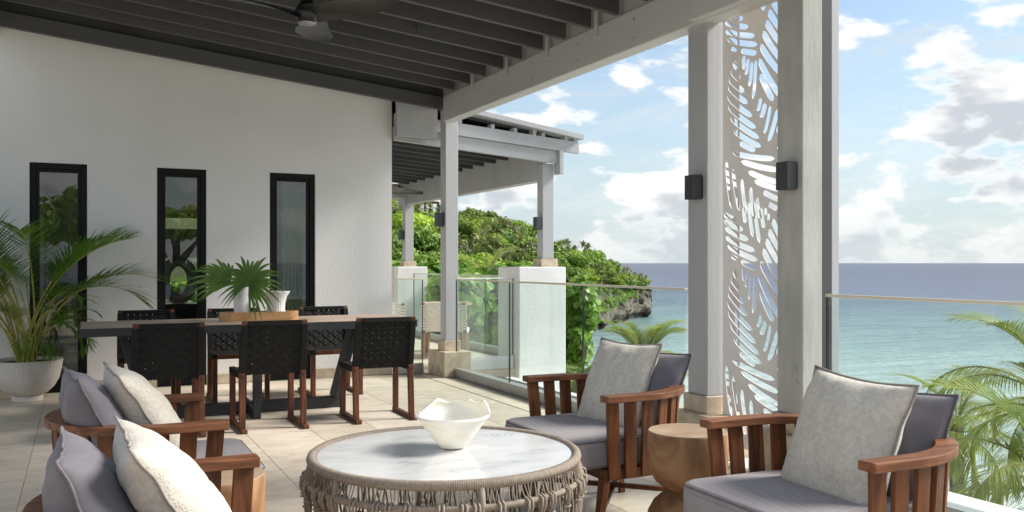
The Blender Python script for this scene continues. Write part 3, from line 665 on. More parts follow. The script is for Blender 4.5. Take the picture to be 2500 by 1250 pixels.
sconce(5.150, 9.83, 1.68, 'black box light on the column above the white block pier')
sconce(5.130, 15.0, 1.68, 'small distant black box light on the farthest column')
nr = empty('neighbour_roof', (0, 0, 0)); tag(nr, 'grey pitched veranda roof of the neighbouring terrace', 'roof')
def nz(x): return 2.50 + (5.30 - x) * 0.079
slopebox(3.206, 5.31, 9.70, 9.76, 0, .155, nz).build('lower_fascia', M['grey_paint'], nr, bevel=.003)
slopebox(3.206, 5.60, 9.66, 9.72, .157, .300, nz).build('upper_fascia', M['grey_paint'], nr, bevel=.003)
def nz2(x): return 2.775 + (5.60 - x) * 0.145
slopebox(3.206, 5.62, 9.58, 15.3, 0.03, .085, nz2).build('roof_sheet', M['grey_paint'], nr)
slopebox(3.206, 5.58, 9.80, 15.3, 0.0, .029, nz2).build('roof_lining', M['deck_paint'], nr)
for i, x in enumerate((4.00, 4.42, 4.72, 4.98, 5.10, 5.42, 5.55)):
    MB().box(x - .022, x + .022, 9.665, 9.78, nz(x) + .30, nz(x) + .30 + (.05 if i not in (3, 6) else .085)).build('rafter_end', M['grey_paint'], nr)
MB().box(5.316, 5.37, 9.64, 9.80, 2.37, 2.66).build('bracket', M['grey_paint'], nr, bevel=.003)
MB().box(5.16, 5.30, 9.95, 15.4, 2.30, 2.79).build('side_beam', M['grey_paint'], nr, bevel=.004)
MB().box(3.21, 5.155, 15.0, 15.1, 2.42, 2.66).build('back_beam', M['grey_paint'], nr)
MB().box(3.206, 3.69, 9.60, 9.655, 2.70, 3.32).build('gable_board', M['grey_paint'], nr)
nj = slopebox(3.21, 5.155, 0, .045, .13, .27, nz).mesh('joist', M['joist_shade_grey'])
for k in range(13): inst('joist', nj, nr, (0, 9.98 + .40 * k, 0))
slopebox(3.206, 5.3, 9.79, 15.3, .272, .29, nz).build('ceiling_board', M['deck_paint'], nr)

# fans
def fan(loc, label, rz_, rod=0.42, hub='fan_black', scale=1.0):
    t = empty('ceiling_fan', loc, rz_); tag(t, label, 'fan'); t.scale = (scale,) * 3
    MB().lathe([(.012, .08), (.012, rod)], 12).build('rod', M['fan_black'], t, smooth=True, auto=40)
    MB().lathe([(.03, -.055), (.055, -.05), (.075, -.02), (.085, .01), (.07, .04), (.045, .08), (.03, .13), (.014, .16)], 24).build('hub', M['fan_black'], t, smooth=True, auto=50)
    MB().lathe([(.03, -.062), (.055, -.058), (.06, -.052)], 24).build('light_disc', M['fan_silver'], t, smooth=True, auto=50)
    MB().lathe([(.05, rod - .04), (.055, rod - .02), (.055, rod)], 20).build('canopy', M['fan_black'], t, smooth=True, auto=40)
    mb = MB(); K, W = 16, 6
    for k in range(K + 1):
        s = k / K; r = .05 + .68 * s
        wd = .06 + .12 * math.sin(math.pi * min(1, s * .9 + .12)) ** .8
        wd *= 1.0 if s < .9 else math.sqrt(max(0.02, 1 - ((s - .9) / .1) ** 2))
        sweep = .11 * math.sin(s * 2.4) - 0.02
        for j in range(W + 1):
            v = j / W - .5; 
            z = .0 + .022 * math.sin(s * 2.2) - v * .07 * (1 - s * .6) + .012 * (1 - 4 * v * v)
            mb.v.append((r, sweep + v * 2 * wd * .62, z))
    nn_ = len(mb.v); mb.v += [(x, y, z - .007) for x, y, z in mb.v]
    for k in range(K):
        for j in range(W):
            a = k*(W+1)+j; mb.f.append((a, a+W+1, a+W+2, a+1)); mb.f.append((nn_+a, nn_+a+1, nn_+a+W+2, nn_+a+W+1))
    for k in range(K):
        for j in (0, W):
            a = k*(W+1)+j; mb.f.append((a, a+W+1, nn_+a+W+1, nn_+a) if j else (a, nn_+a, nn_+a+W+1, a+W+1))
    for j in range(W):
        a = K*(W+1)+j; mb.f.append((a, nn_+a, nn_+a+1, a+1))
    bm = mb.mesh('blade', M['fan_black'], smooth=True, auto=50)
    for k in range(3): inst('blade', bm, t, rot=(0, 0, 2 * math.pi * k / 3))
    return t
fan((1.33, 5.82, 2.885), 'large black three blade ceiling fan over the lounge', R(60), rod=.50)
fan((3.95, 12.3, 2.30), 'small dark ceiling fan hanging over the neighbouring terrace', R(20), rod=.34)

# ------------------------------------------------------------------ dining furniture
def strap_path(n, L0, L1, amp, phase, per):
    pts = []
    for k in range(n + 1):
        s = L0 + (L1 - L0) * k / n
        pts.append((s, amp * math.cos(math.pi * s / per + phase)))
    return pts
def strap_mesh(name, m, length, width, per, phase, amp=.0035, thick=.0025, n=None):
    """a flat band along local X, weaving in local Z"""
    n = n or max(6, int(length / per * 4)); mb = MB()
    for k in range(n + 1):
        s = length * k / n; z = amp * math.sin(math.pi * s / per + phase)
        mb.v += [(s, -width/2, z - thick/2), (s, width/2, z - thick/2), (s, width/2, z + thick/2), (s, -width/2, z + thick/2)]
    for k in range(n):
        a = 4*k; b = a + 4
        mb.f += [(a+3, a+2, b+2, b+3)[::-1], (a, a+1, b+1, b)[::-1], (a, b, b+3, a+3), (a+1, a+2, b+2, b+1)]
    mb.f += [(0, 3, 2, 1), (4*n, 4*n+1, 4*n+2, 4*n+3)]
    return mb.mesh(name, m, smooth=False)
def dining_chair(label, wood_m, strap_m, nv_=8, nh=9, group=None, low=False, name='dining_chair', corner=True):
    t = empty(name); tag(t, label, 'chair', group)
    W = .50; TW_ = .485; sz = .44 if not low else .37; th = .835 if not low else .75
    sd_ = .45
    p0 = Vector((0, .03, sz)); p1 = Vector((0, -.065, th))
    for s in (-1, 1):
        xb = s * (W/2 - .02); xt = s * (TW_/2 - .02)
        MB().bar((xb, .0, .03), (xb, .03, sz), .042, .045, up=(0, 1, 0), h2=.05).build('leg', wood_m, t, bevel=.003)
        MB().bar((xb, sd_ - .02, .03), (xb, sd_ - .02, sz - .03), .042, .045, up=(0, 1, 0)).build('leg', wood_m, t, bevel=.003)
        MB().bar((xb, -.10, .0155), (xb, sd_ + .01, .0155), .044, .03).build('runner', wood_m, t, bevel=.004)
        MB().bar((xb, -.02 + .05, sz - .02), (xb, sd_, sz - .02), .042, .045).build('seat_rail', wood_m, t, bevel=.003)
        MB().bar((xb, .03, sz - .0), (xt, -.065, th), .040, .030, up=(0, 1, 0)).build('back_post', wood_m, t, bevel=.003)
        # strap wrapped over post and seat rail
        a = Vector((xb, .03, sz + .0)).lerp(Vector((xt, -.065, th)), .02); b = Vector((xb, .03, sz)).lerp(Vector((xt, -.065, th)), .93)
        if corner: MB().bar(a, b, .046, .036, up=(0, 1, 0)).build('post_wrap', strap_m, t, bevel=.003)
        else:
            for q in range(9):
                c = a.lerp(b, (q + .1) / 9); d = a.lerp(b, (q + .82) / 9); MB().bar(c, d, .046, .036, up=(0, 1, 0)).build('post_wrap', strap_m, t)
        MB().bar((xb, .06, sz - .018), (xb, sd_ + .002, sz - .018), .048, .051).build('rail_wrap', strap_m, t, bevel=.004)
    MB().bar((-W/2 + .04, sd_ - .02, sz - .02), (W/2 - .04, sd_ - .02, sz - .02), .04, .04).build('front_rail', wood_m, t, bevel=.003)
    MB().bar((-TW_/2 + .04, -.062, th - .018), (TW_/2 - .04, -.062, th - .018), .034, .036).build('top_rail', strap_m, t, bevel=.004)
    for s in (-1, 1): MB().lathe([(.009, 0), (.008, .003), (0, .003)], 10).build('bolt', M['black_metal'], t, loc=(s * (W/2 - .02), .003, sz - .03), rot=(R(90), 0, 0))
    # woven back: local frame on the back plane
    d = (p1 - p0); Lb = d.length; d.normalize(); ang = math.atan2(-d.y, d.z)
    iw = W - .085; z0 = -.015; hb = Lb - .03
    ph = (hb) / nh; pw = iw / nv_
    hm = [strap_mesh('strap', strap_m, iw + .02, ph * .91, pw, k * math.pi) for k in (0, 1)]
    vm = [strap_mesh('strap', strap_m, hb + .015, pw * .91, ph, k * math.pi) for k in (0, 1)]
    def P(u, v): return p0 + Vector((u, 0, 0)) + d * v
    for i in range(nh):
        inst('strap', hm[i % 2], t, P(-iw/2 - .01, z0 + ph * (i + .5)), (R(90) + ang, 0, 0))
    for j in range(nv_):
        o = inst('strap', vm[j % 2], t, P(-iw/2 + pw * (j + .5), z0 - .005))
        o.rotation_euler = Matrix((( 0, 1, 0), (d.y, 0, -d.z), (d.z, 0, d.y))).to_euler()
    # woven seat
    ds = sd_ - .09; ns = 7; ps = ds / ns
    sm = [strap_mesh('strap', strap_m, iw + .02, ps * .92, pw, k * math.pi) for k in (0, 1)]
    fm = [strap_mesh('strap', strap_m, ds, pw * .92, ps, k * math.pi) for k in (0, 1)]
    for i in range(ns): inst('strap', sm[i % 2], t, (-iw/2 - .01, .06 + ps * (i + .5), sz - .002))
    for j in range(nv_): inst('strap', fm[j % 2], t, (-iw/2 + pw * (j + .5), .06, sz - .002), (0, 0, R(90)))
    return t
GR = 'black woven chairs around the dining table'
proto = dining_chair('front left black woven dining chair with reddish wood legs, nearest the cushions', M['chair_wood'], M['black_strap'], group=GR)
seats = [(.575, 6.92, 0, None), (1.325, 6.92, 1, 'middle black woven dining chair of the near row, with the tray behind it'), (2.205, 6.93, -1, 'black woven dining chair at the right end of the near row'),
         (.55, 8.84, 180, 'black woven dining chair against the wall at the left end of the far row'), (1.33, 8.84, 179, 'middle black woven dining chair of the far row, behind the vases'), (2.20, 8.84, 181, 'black woven dining chair against the wall at the right end of the far row')]
for i, (x, y, a, lb) in enumerate(seats):
    o = proto if i == 0 else copy_tree(proto)
    o.location = (x, y, 0); o.rotation_euler.z = R(a)
    if lb: o['label'] = lb
dt = empty('dining_table', (0, 0, 0)); tag(dt, 'long dining table with brown top and anthracite edge', 'table')
TX0, TX1, TY0, TY1, TZ = -.01, 2.66, 7.40, 8.28, .78
MB().box(TX0 + .012, TX1 - .012, TY0 + .008, TY1 - .008, TZ - .02, TZ).build('table_top', M['table_top'], dt, bevel=.002)
MB().box(TX0 + .001, TX1 - .001, TY0 + .001, TY0 + .0075, TZ - .068, TZ - .004).box(TX0 + .001, TX1 - .001, TY1 - .0075, TY1, TZ - .068, TZ - .004).box(TX0 + .001, TX0 + .0115, TY0 + .0075, TY1 - .0075, TZ - .068, TZ - .004).box(TX1 - .0115, TX1 - .001, TY0 + .0075, TY1 - .0075, TZ - .068, TZ - .004).box(TX0 + .02, TX1 - .02, TY0 + .015, TY1 - .015, TZ - .06, TZ - .021).build('apron', M['anthracite'], dt)
MB().box(.34, 2.10, 7.745, 7.865, .001, .092).build('floor_beam', M['anthracite'], dt, bevel=.003)
for x0, x1 in ((.46, .30), (2.03, 2.20)):
    MB().bar((x0, 7.80, .09), (x1, 7.80, TZ - .062), .20, .055, up=(1, 0, 0)).build('leg', M['anthracite'], dt, bevel=.003)
for y in (7.46, 8.16): MB().box(1.265, 1.325, y - .03, y + .03, .001, TZ - .062).build('leg', M['anthracite'], dt, bevel=.003)
MB().box(1.266, 1.324, 7.49, 7.743, .001, .085).box(1.266, 1.324, 7.867, 8.13, .001, .085).build('cross_foot', M['anthracite'], dt, bevel=.002)
# tray, vases
def stadium(L_, W_, n=14):
    r = W_/2; o = []
    for k in range(n + 1):
        a = -math.pi/2 + math.pi * k / n; o.append((L_/2 - r + r * math.cos(a), r * math.sin(a)))
    for k in range(n + 1):
        a = math.pi/2 + math.pi * k / n; o.append((-L_/2 + r + r * math.cos(a), r * math.sin(a)))
    return o
mb = MB(); o1 = stadium(.66, .20); o2 = stadium(.615, .155); k = len(o1)
mb.v = [(x, y, 0) for x, y in o1] + [(x, y, .075) for x, y in o1] + [(x, y, .075) for x, y in o2] + [(x, y, .02) for x, y in o2]
for i in range(k):
    j = (i + 1) % k
    for a in range(3): mb.f.append((a*k+i, a*k+j, (a+1)*k+j, (a+1)*k+i))
mb.f += [tuple(range(k - 1, -1, -1)), tuple(3*k + i for i in range(k))]
tag(mb.build('tray', M['tray_wood'], None, (1.375, 7.80, TZ + .001), smooth=True, auto=40), 'long rustic olive wood tray on the dining table', 'tray')
vz = TZ + .022
v1 = empty('vase', (1.232, 7.82, vz)); tag(v1, 'tall white cylindrical vase with palm leaves on the tray', 'vase')
MB().lathe([(.055, 0), (.06, .01), (.064, .10), (.066, .25), (.066, .265), (.058, .265), (.055, .03), (.0, .03)], 48, fn=lambda r, z, a: r * (1 + .012 * abs(math.sin(z * 90)) * (1 if z > .01 else 0))).build('body', M['ceramic'], v1, smooth=True, auto=40)
v2 = empty('flower_pot', (1.515, 7.80, vz)); tag(v2, 'white ribbed flared flower pot on the tray beside the tall vase', 'pot')
MB().lathe([(.078, 0), (.080, .01), (.074, .07), (.076, .12), (.09, .18), (.115, .215), (.118, .225), (.105, .225), (.07, .17), (0, .17)], 120, fn=lambda r, z, a: r * (1 + .022 * math.sin(26 * a + z * 14)) if z < .21 else r).build('body', M['ceramic'], v2, smooth=True)
MB().lathe([(.085, .20), (.10, .222), (.02, .224)], 30).build('soil', M['terracotta'], v2)
# fan palm leaves
def fan_leaf(t, c, nrm, up, n, rad, spread, bend, seed, droop=.25):
    rnd = random.Random(seed); mb = MB(); nrm = nrm.normalized(); up = (up - nrm * up.dot(nrm)).normalized(); rt = up.cross(nrm)
    for k in range(n):
        s = (k + .5) / n * 2 - 1; a = s * spread; L_ = rad * (1 - .28 * abs(s) ** 1.5) * rnd.uniform(.88, 1.06)
        dr = (up * math.cos(a) + rt * math.sin(a)).normalized(); sd2 = dr.cross(nrm).normalized()
        K = 7; prev = None; hw0 = L_ * .052
        for q in range(K + 1):
            u = q / K; wv = hw0 * (0.25 + 1.6 * u if u < .45 else 1.0 * (1 - (u - .45) / .55) ** .7 * .97 + .0)
            p = c + dr * L_ * u + nrm * (bend * L_ * math.sin(u * 1.6)) + Vector((0, 0, -1)) * droop * L_ * u ** 3 * (1 + .6 * rnd.random() * 0)
            p += Vector((0, 0, -.16 * L_ * (1 if rnd.seed else 1) * (u ** 2) * abs(math.sin(k * 2.3))))
            row = [p - sd2 * wv, p + nrm * (-wv * .45), p + sd2 * wv]
            b = len(mb.v); mb.v += [tuple(x) for x in row]
            if prev is not None: mb.f += [(prev, b, b + 1, prev + 1), (prev + 1, b + 1, b + 2, prev + 2)]
            prev = b
    return mb
pl = empty('palm_leaves', (1.232, 7.82, TZ + .27)); tag(pl, 'cut green fan palm leaves standing in the tall white vase', 'leaves')
base = Vector(pl.location)
def add_fan(cpx, cpy, D, nrm, up, *a):
    c = ray(cpx, cpy, D) - base
    mb = fan_leaf(pl, c, nrm, up, *a); mb.build('leaf', M['fan_leaf'], pl, smooth=False)
    MB().tube([(0, 0, -.15), (c.x * .3, c.y * .3, 0.0), c * .98], .004, 6).build('leaf_stalk', M['palm_stem'], pl)
tc_ = -FW
add_fan(562, 690, 7.55, tc_ + Vector((.3, 0, .5)), Vector((-.75, 0, .62)), 15, .40, 1.15, .05, 3, .22)
add_fan(608, 688, 7.45, tc_ + Vector((-.1, 0, .3)), Vector((.35, 0, .9)), 30, .34, 2.75, .03, 9, .25)
add_fan(585, 700, 7.7, tc_ + Vector((.1, 0, .8)), Vector((.6, 0, -.3)), 14, .27, 1.5, .05, 13, .3)

# ------------------------------------------------------------------ pillows and lounge chairs
def pillow(label, loc, rot, size, m, pm, seed, thick=.10, name='pillow', cat='cushion', ptw=.0045):
    t = empty(name, loc); t.rotation_euler = rot; tag(t, label, cat)
    rnd = random.Random(seed); off = Vector((rnd.random() * 50, rnd.random() * 50, 3)); N_ = 34; mb = MB()
    def P(u, v, s):
        ex = 1 - .085 * (1 - v * v) ; ey = 1 - .085 * (1 - u * u)
        x = u * size / 2 * ex; z = v * size / 2 * ey
        f = max(0, (1 - abs(u) ** 2.6)) ** .55 * max(0, (1 - abs(v) ** 2.6)) ** .55
        wr = noise.fractal(Vector((u * 2.2, v * 2.2, s * 2.0)) + off, 1, 2, 3)
        fold = .10 * math.sin(9 * (u + v * .4) + 4 * wr) * (abs(v) ** 3) * (1 - abs(v)) * 4
        wob = 1 + .10 * wr + fold
        yy = s * thick * f * wob
        z += -.012 * (1 - v) * f
        seam = .010 * noise.noise(Vector((u * 3, v * 3, 1)) + off)
        return Vector((x, yy + seam * 1.0, z))
    idx = {}
    for s in (1, -1):
        for i in range(N_ + 1):
            for j in range(N_ + 1):
                u = -1 + 2 * i / N_; v = -1 + 2 * j / N_
                edge = i in (0, N_) or j in (0, N_)
                key = (i, j, 0 if edge else s)
                if key not in idx: idx[key] = len(mb.v); mb.v.append(tuple(P(u, v, s)))
    for s in (1, -1):
        for i in range(N_):
            for j in range(N_):
                g_ = lambda a, b: idx[(a, b, 0 if (a in (0, N_) or b in (0, N_)) else s)]
                q = (g_(i, j), g_(i+1, j), g_(i+1, j+1), g_(i, j+1)); mb.f.append(q if s < 0 else q[::-1])
    mb.build('cover', m, t, smooth=True)
    ring = [P(-1 + 2*i/N_, -1, 1) for i in range(N_)] + [P(1, -1 + 2*i/N_, 1) for i in range(N_)] + [P(1 - 2*i/N_, 1, 1) for i in range(N_)] + [P(-1, 1 - 2*i/N_, 1) for i in range(N_)]
    ring = [p * 1.012 for p in ring]
    MB().tube(ring, ptw, 6, close=True).build('piping', pm, t, smooth=True)
    return t
# the chair faces local -X; horseshoe rail centre at local origin
RO, ARM = .44, .21
def shoe(r, arm, n, r_in=0):
    """points along the horseshoe from one arm tip round the back to the other, as (x, y, outward normal)"""
    Ltot = 2 * arm + math.pi * r; pts = []
    for k in range(n + 1):
        s = Ltot * k / n
        if s < arm: pts.append((-arm + s, r, 0.0, 1.0))
        elif s < arm + math.pi * r:
            a = math.pi / 2 - (s - arm) / r; pts.append((r * math.cos(a), r * math.sin(a), math.cos(a), math.sin(a)))
        else: pts.append((-(s - arm - math.pi * r), -r, 0.0, -1.0))
    return pts
def sweep_rect(pts, z0, z1, wd, zf=None):
    mb = MB(); n_ = len(pts)
    for i, (x, y, nx, ny) in enumerate(pts):
        dz = 0 if zf is None else zf(i / (n_ - 1)); w2 = wd / 2
        mb.v += [(x - nx*w2, y - ny*w2, z0 + dz), (x + nx*w2, y + ny*w2, z0 + dz), (x + nx*w2, y + ny*w2, z1 + dz), (x - nx*w2, y - ny*w2, z1 + dz)]
    for i in range(n_ - 1):
        a = 4*i; b = a + 4
        mb.f += [(a, a+1, b+1, b), (a+1, a+2, b+2, b+1), (a+2, a+3, b+3, b+2), (a+3, a, b, b+3)]
    mb.f += [(0, 3, 2, 1), (4*(n_-1), 4*(n_-1)+1, 4*(n_-1)+2, 4*(n_-1)+3)]
    return mb
def cushion_solid(front, r, back, z0, z1, rd=.035):
    """rounded slab: straight front edge, round back"""
    out = []
    cr = .07
    for k in range(9):
        a = math.pi / 2 * k / 8; out.append((front + cr - cr * math.cos(a), -r + cr - cr * math.sin(a)) if False else (front + cr - cr * math.cos(a), -(r - cr) - cr * math.sin(a)))
    for k in range(33):
        a = -math.pi / 2 + math.pi * k / 32; out.append((back + (r) * math.cos(a) * .95, r * math.sin(a)))
    for k in range(9):
        a = math.pi / 2 * (1 - k / 8); out.append((front + cr - cr * math.cos(a), (r - cr) + cr * math.sin(a)))
    cx = sum(p[0] for p in out) / len(out); mb = MB(); n_ = len(out)
    prof = []
    for k in range(7):
        a = -math.pi/2 + math.pi/2 * k / 6; prof.append((1 - rd * 1.6 * (1 - math.cos(a)), z0 + rd + rd * math.sin(a)))
    for k in range(7):
        a = math.pi/2 * k / 6; prof.append((1 - rd * 1.6 * (1 - math.cos(a)), z1 - rd + rd * math.sin(a)))
    for s in (.8, .55, .3, .1): prof.append((s, z1 + .012 * (1 - s)))
    for (s, z) in prof:
        for (x, y) in out:
            wob = .004 * noise.noise(Vector((x * 6, y * 6, z * 4))) if s > .9 else .006 * noise.noise(Vector((x * 5, y * 5, 1)))
            mb.v.append((cx + (x - cx) * s, y * s, z + wob))
    for i in range(len(prof) - 1):
        for k in range(n_):
            k2 = (k + 1) % n_; mb.f.append((i*n_+k, i*n_+k2, (i+1)*n_+k2, (i+1)*n_+k))
    mb.f += [tuple(range(n_ - 1, -1, -1)), tuple((len(prof)-1)*n_ + k for k in range(n_))]
    ring = [(cx + (x - cx) * .985, y * .985, z1 - .010) for x, y in out]; ring2 = [(cx + (x - cx) * .985, y * .985, z0 + .010) for x, y in out]
    return mb, ring, ring2
def lounge_chair(label):
    t = empty('lounge_chair'); tag(t, label, 'armchair', 'round backed wooden lounge chairs')
    zr = .655
    pts = shoe(RO - .035, ARM, 60)
    sweep_rect(pts, zr - .032, zr, .072).build('arm_rail', M['teak_rail'], t, bevel=.004, segs=2)
    low = shoe(.365, ARM - .03, 60)
    low2 = [(x, y, nx, ny) for x, y, nx, ny in low]
    sweep_rect(low2, .255, .305, .045).build('seat_frame', M['teak'], t, bevel=.003)
    MB().bar((-ARM + .04, -.385, .28), (-ARM + .04, .385, .28), .045, .05).build('front_rail', M['teak'], t, bevel=.003)
    MB().box(-ARM + .06, .30, -.30, .30, .285, .303).build('seat_board', M['teak'], t)
    tot = 2 * ARM + math.pi * (RO - .035); ns = 17
    for k in range(ns):
        f = (k + .45) / (ns - .1)
        i = f * 60; a = int(i); fr = i - a; b = min(a + 1, 60)
        T = [pts[a][q] * (1 - fr) + pts[b][q] * fr for q in range(4)]; Bq = [low[a][q] * (1 - fr) + low[b][q] * fr for q in range(4)]
        nrm = Vector((T[2], T[3], 0)).normalized()
        MB().bar((Bq[0] + nrm.x * .018, Bq[1] + nrm.y * .018, .262), (T[0], T[1], zr - .033), .062, .020, up=nrm).build('slat', M['teak'], t, bevel=.002)
    for sx, sy in ((-1, -1), (-1, 1), (1, -1), (1, 1)):
        x = -ARM + .03 if sx < 0 else .27; y = sy * (.36 if sx < 0 else .25)
        MB().bar((x, y, .262), (x + sx * .05, y * 1.06, .001), .05, .04, up=(1, 0, 0), w2=.032, h2=.03).build('leg', M['teak'], t, bevel=.003)
    for sy in (-1, 1):
        MB().bar((-ARM + .0, sy * .37, .11 + .002 * sy), (.30, -sy * .26, .11 + .002 * sy + (.022 if sy > 0 else 0)), .03, .022).build('stretcher', M['teak'], t, bevel=.002)
    mb, r1, r2 = cushion_solid(-ARM - .165, .365, .0, .306, .445)
    c = mb.build('seat_cushion', M['seat_cloth'], t, smooth=True)
    MB().tube(r1, .004, 6, close=True).build('piping', M['piping'], c, smooth=True)
    MB().tube(r2, .004, 6, close=True).build('piping', M['piping'], c, smooth=True)
    return t
lc = lounge_chair('round backed wooden lounge chair beyond the coffee table near the glass railing')
lc.location = (2.385, 3.93, 0)
def put(loc, rz_, label):
    o = copy_tree(lc); o.location = loc; o.rotation_euler.z = rz_; o['label'] = label; return o
put((2.405, 2.41, 0), R(-1), 'wooden lounge chair at the right front with the sea behind it')
put((.31, 4.03, 0), R(180), 'left wooden lounge chair farther back, beside the dining chairs')
put((.31, 2.52, 0), R(181), 'nearest left wooden lounge chair cut off by the bottom of the photo')
cr_, gy = M['cream_cloth'], M['grey_cloth']
ln_ = R(24)
pillow('cream boucle cushion on the lounge chair by the glass railing', (2.54, 3.98, .632), (0, 0, 0), .48, cr_, M['cream_piping'], 1).rotation_euler = Euler((R(22), 0, R(98)))
pillow('grey waffle cushion behind the cream one on the chair by the glass railing', (2.64, 3.87, .605), (0, 0, 0), .45, gy, M['piping'], 2).rotation_euler = Euler((R(19), R(-3), R(108)))
pillow('large cream boucle cushion on the right front lounge chair', (2.50, 2.40, .628), (0, 0, 0), .49, cr_, M['cream_piping'], 3).rotation_euler = Euler((R(21), R(-2), R(88)))
pillow('grey waffle cushion behind the cream one on the right front chair', (2.65, 2.355, .60), (0, 0, 0), .45, gy, M['piping'], 4).rotation_euler = Euler((R(18), R(-3), R(106)))
pillow('cream cushion on the farther left lounge chair', (.245, 3.98, .63), (0, 0, 0), .50, cr_, M['cream_piping'], 5).rotation_euler = Euler((R(33), 0, R(-86)))
pillow('grey waffle cushion on the farther left lounge chair', (.07, 3.92, .62), (0, 0, 0), .48, gy, M['piping'], 6).rotation_euler = Euler((R(26), 0, R(-84)))
pillow('cream cushion in the bottom left foreground', (.235, 2.56, .615), (0, 0, 0), .50, cr_, M['cream_piping'], 7).rotation_euler = Euler((R(33), 0, R(-88)))
pillow('grey waffle cushion in the bottom left corner', (.05, 2.55, .59), (0, 0, 0), .48, gy, M['piping'], 8).rotation_euler = Euler((R(24), 0, R(-90)))

# side tables turned from solid wood
def side_table(loc, label):
    t = empty('side_table', loc); tag(t, label, 'side table', 'turned wooden side tables')
    pr = [(.15, .001), (.165, .02)]
    for k in range(11):
        a = -.62 + (1.30 + .62 - .35) * k / 10; pr.append((.055 + .125 * math.cos(a) ** .9 if math.cos(a) > 0 else .055, .12 + .145 * math.sin(a)))
    pr = [(.135, .001), (.158, .02), (.176, .07), (.181, .12), (.174, .17), (.150, .215), (.110, .25), (.085, .262), (.083, .266), (.110, .28), (.145, .31), (.168, .35), (.176, .40), (.177, .45), (.176, .52), (.173, .526)]
    MB().lathe(pr, 56).build('body', M['side_wood'], t, smooth=True, auto=50)
    MB().lathe([(.172, .5262), (.171, .530), (.10, .5302), (.0, .5302)], 56).build('top', M['side_top'], t, smooth=True, auto=30)
    return t
side_table((2.42, 3.22, 0), 'turned wooden side table of two rounded drums between the right lounge chairs')
side_table((.42, 3.27, 0), 'turned wooden side table half hidden between the left lounge chairs')

# ------------------------------------------------------------------ rope coffee table
CT = Vector((1.40, 3.55, 0)); ct = empty('coffee_table', CT); tag(ct, 'round coffee table with marble top and knotted beige rope skirt', 'coffee table')
MB().lathe([(.0, .445), (.515, .445), (.535, .447), (.541, .452), (.541, .462), (.536, .467), (.25, .467), (.0, .467)], 96).build('marble_top', M['marble'], ct, smooth=True, auto=30)
def wrapped_ring(Rr, z, r, nrib):
    mb = MB(); n_ = nrib * 3; sg = 10
    for i in range(n_):
        a = 2 * math.pi * i / n_; rr = r * (1 if i % 3 else .86)
        for k in range(sg):
            b = 2 * math.pi * k / sg; q = Rr + rr * math.cos(b); mb.v.append((q * math.cos(a), q * math.sin(a), z + rr * math.sin(b)))
    mb.f = [(i*sg+k, ((i+1) % n_)*sg+k, ((i+1) % n_)*sg+(k+1) % sg, i*sg+(k+1) % sg) for i in range(n_) for k in range(sg)]
    return mb
wrapped_ring(.558, .459, .0205, 420).build('rim', M['rope'], ct, smooth=True)
wrapped_ring(.578, .378, .0135, 430).build('lower_ring', M['rope'], ct, smooth=True)
rnd = random.Random(4); mb = MB()
ns = 210
for k in range(ns):
    a = 2 * math.pi * k / ns; a2 = a + rnd.uniform(-.02, .02) + .018 * math.sin(k * .9)
    mb.tube([(.570 * math.cos(a), .570 * math.sin(a), .448), (.578 * math.cos((a + a2)/2), .578 * math.sin((a + a2)/2), .41), (.584 * math.cos(a2), .584 * math.sin(a2), .380)], .0024, 5, cap=False)
tag(mb.build('rope_strand', M['rope'], ct, smooth=True), kind='stuff')
def cord(seed, loops=True):
    rnd = random.Random(seed); mb = MB(); x0 = .597
    # loop knot over the lower ring
    for s in (-.008, .008):
        mb.tube([(x0 - .036, s, .378), (x0 - .02, s, .396), (x0 + .002, s, .385), (x0 + .004, s * 1.1, .36), (x0 - .006, s * .9, .335), (x0 - .012, s * .5, .32)], .0056, 7)
    pts = []; z = .33; amp = rnd.uniform(.004, .014)
    for s in (-1, 1):
        pts = []
        for k in range(13):
            z = .335 - .31 * k / 12; pts.append((x0 - .012 - .02 * k / 12, s * (.0065 + amp * abs(math.sin(k * .8))) , z))
        mb.tube(pts, .0052, 7)
    for z in (.318, .318 - .8 * .11 * rnd.uniform(.8, 1.5), .1): 
        mb.tube([(x0 - .012 + .013 * math.cos(q), .013 * math.sin(q), z + .003 * math.sin(q)) for q in [2*math.pi*i/10 for i in range(10)]], .0052, 6, close=True)
    return mb.mesh('cord', M['rope'], smooth=True)
cms = [cord(i) for i in range(5)]
nc = 44
for k in range(nc):
    inst('cord', cms[k % 5], ct, rot=(0, 0, 2 * math.pi * (k + .3 * math.sin(k * 1.7)) / nc))
pm = MB().tube([(.564, 0, .45), (.578, 0, .378), (.565, 0, .20), (.545, 0, .004)], .014, 10).mesh('frame_leg', M['rope'], smooth=True)
for k in range(6): inst('frame_leg', pm, ct, rot=(0, 0, 2 * math.pi * k / 6 + R(-98)))
wrapped_ring(.535, .018, .014, 300).build('base_ring', M['rope'], ct, smooth=True)
net = MB()
for k in range(64):
    a = 2 * math.pi * k / 64; a2 = a + (.09 if k % 2 else -.09)
    net.tube([(.577 * math.cos(a), .577 * math.sin(a), .365), (.570 * math.cos((a+a2)/2), .585 * math.sin((a+a2)/2), .22), (.565 * math.cos(a2), .565 * math.sin(a2), .03)], .0042, 5, cap=False)
tag(net.build('rope_net', M['rope'], ct, smooth=True), kind='stuff')
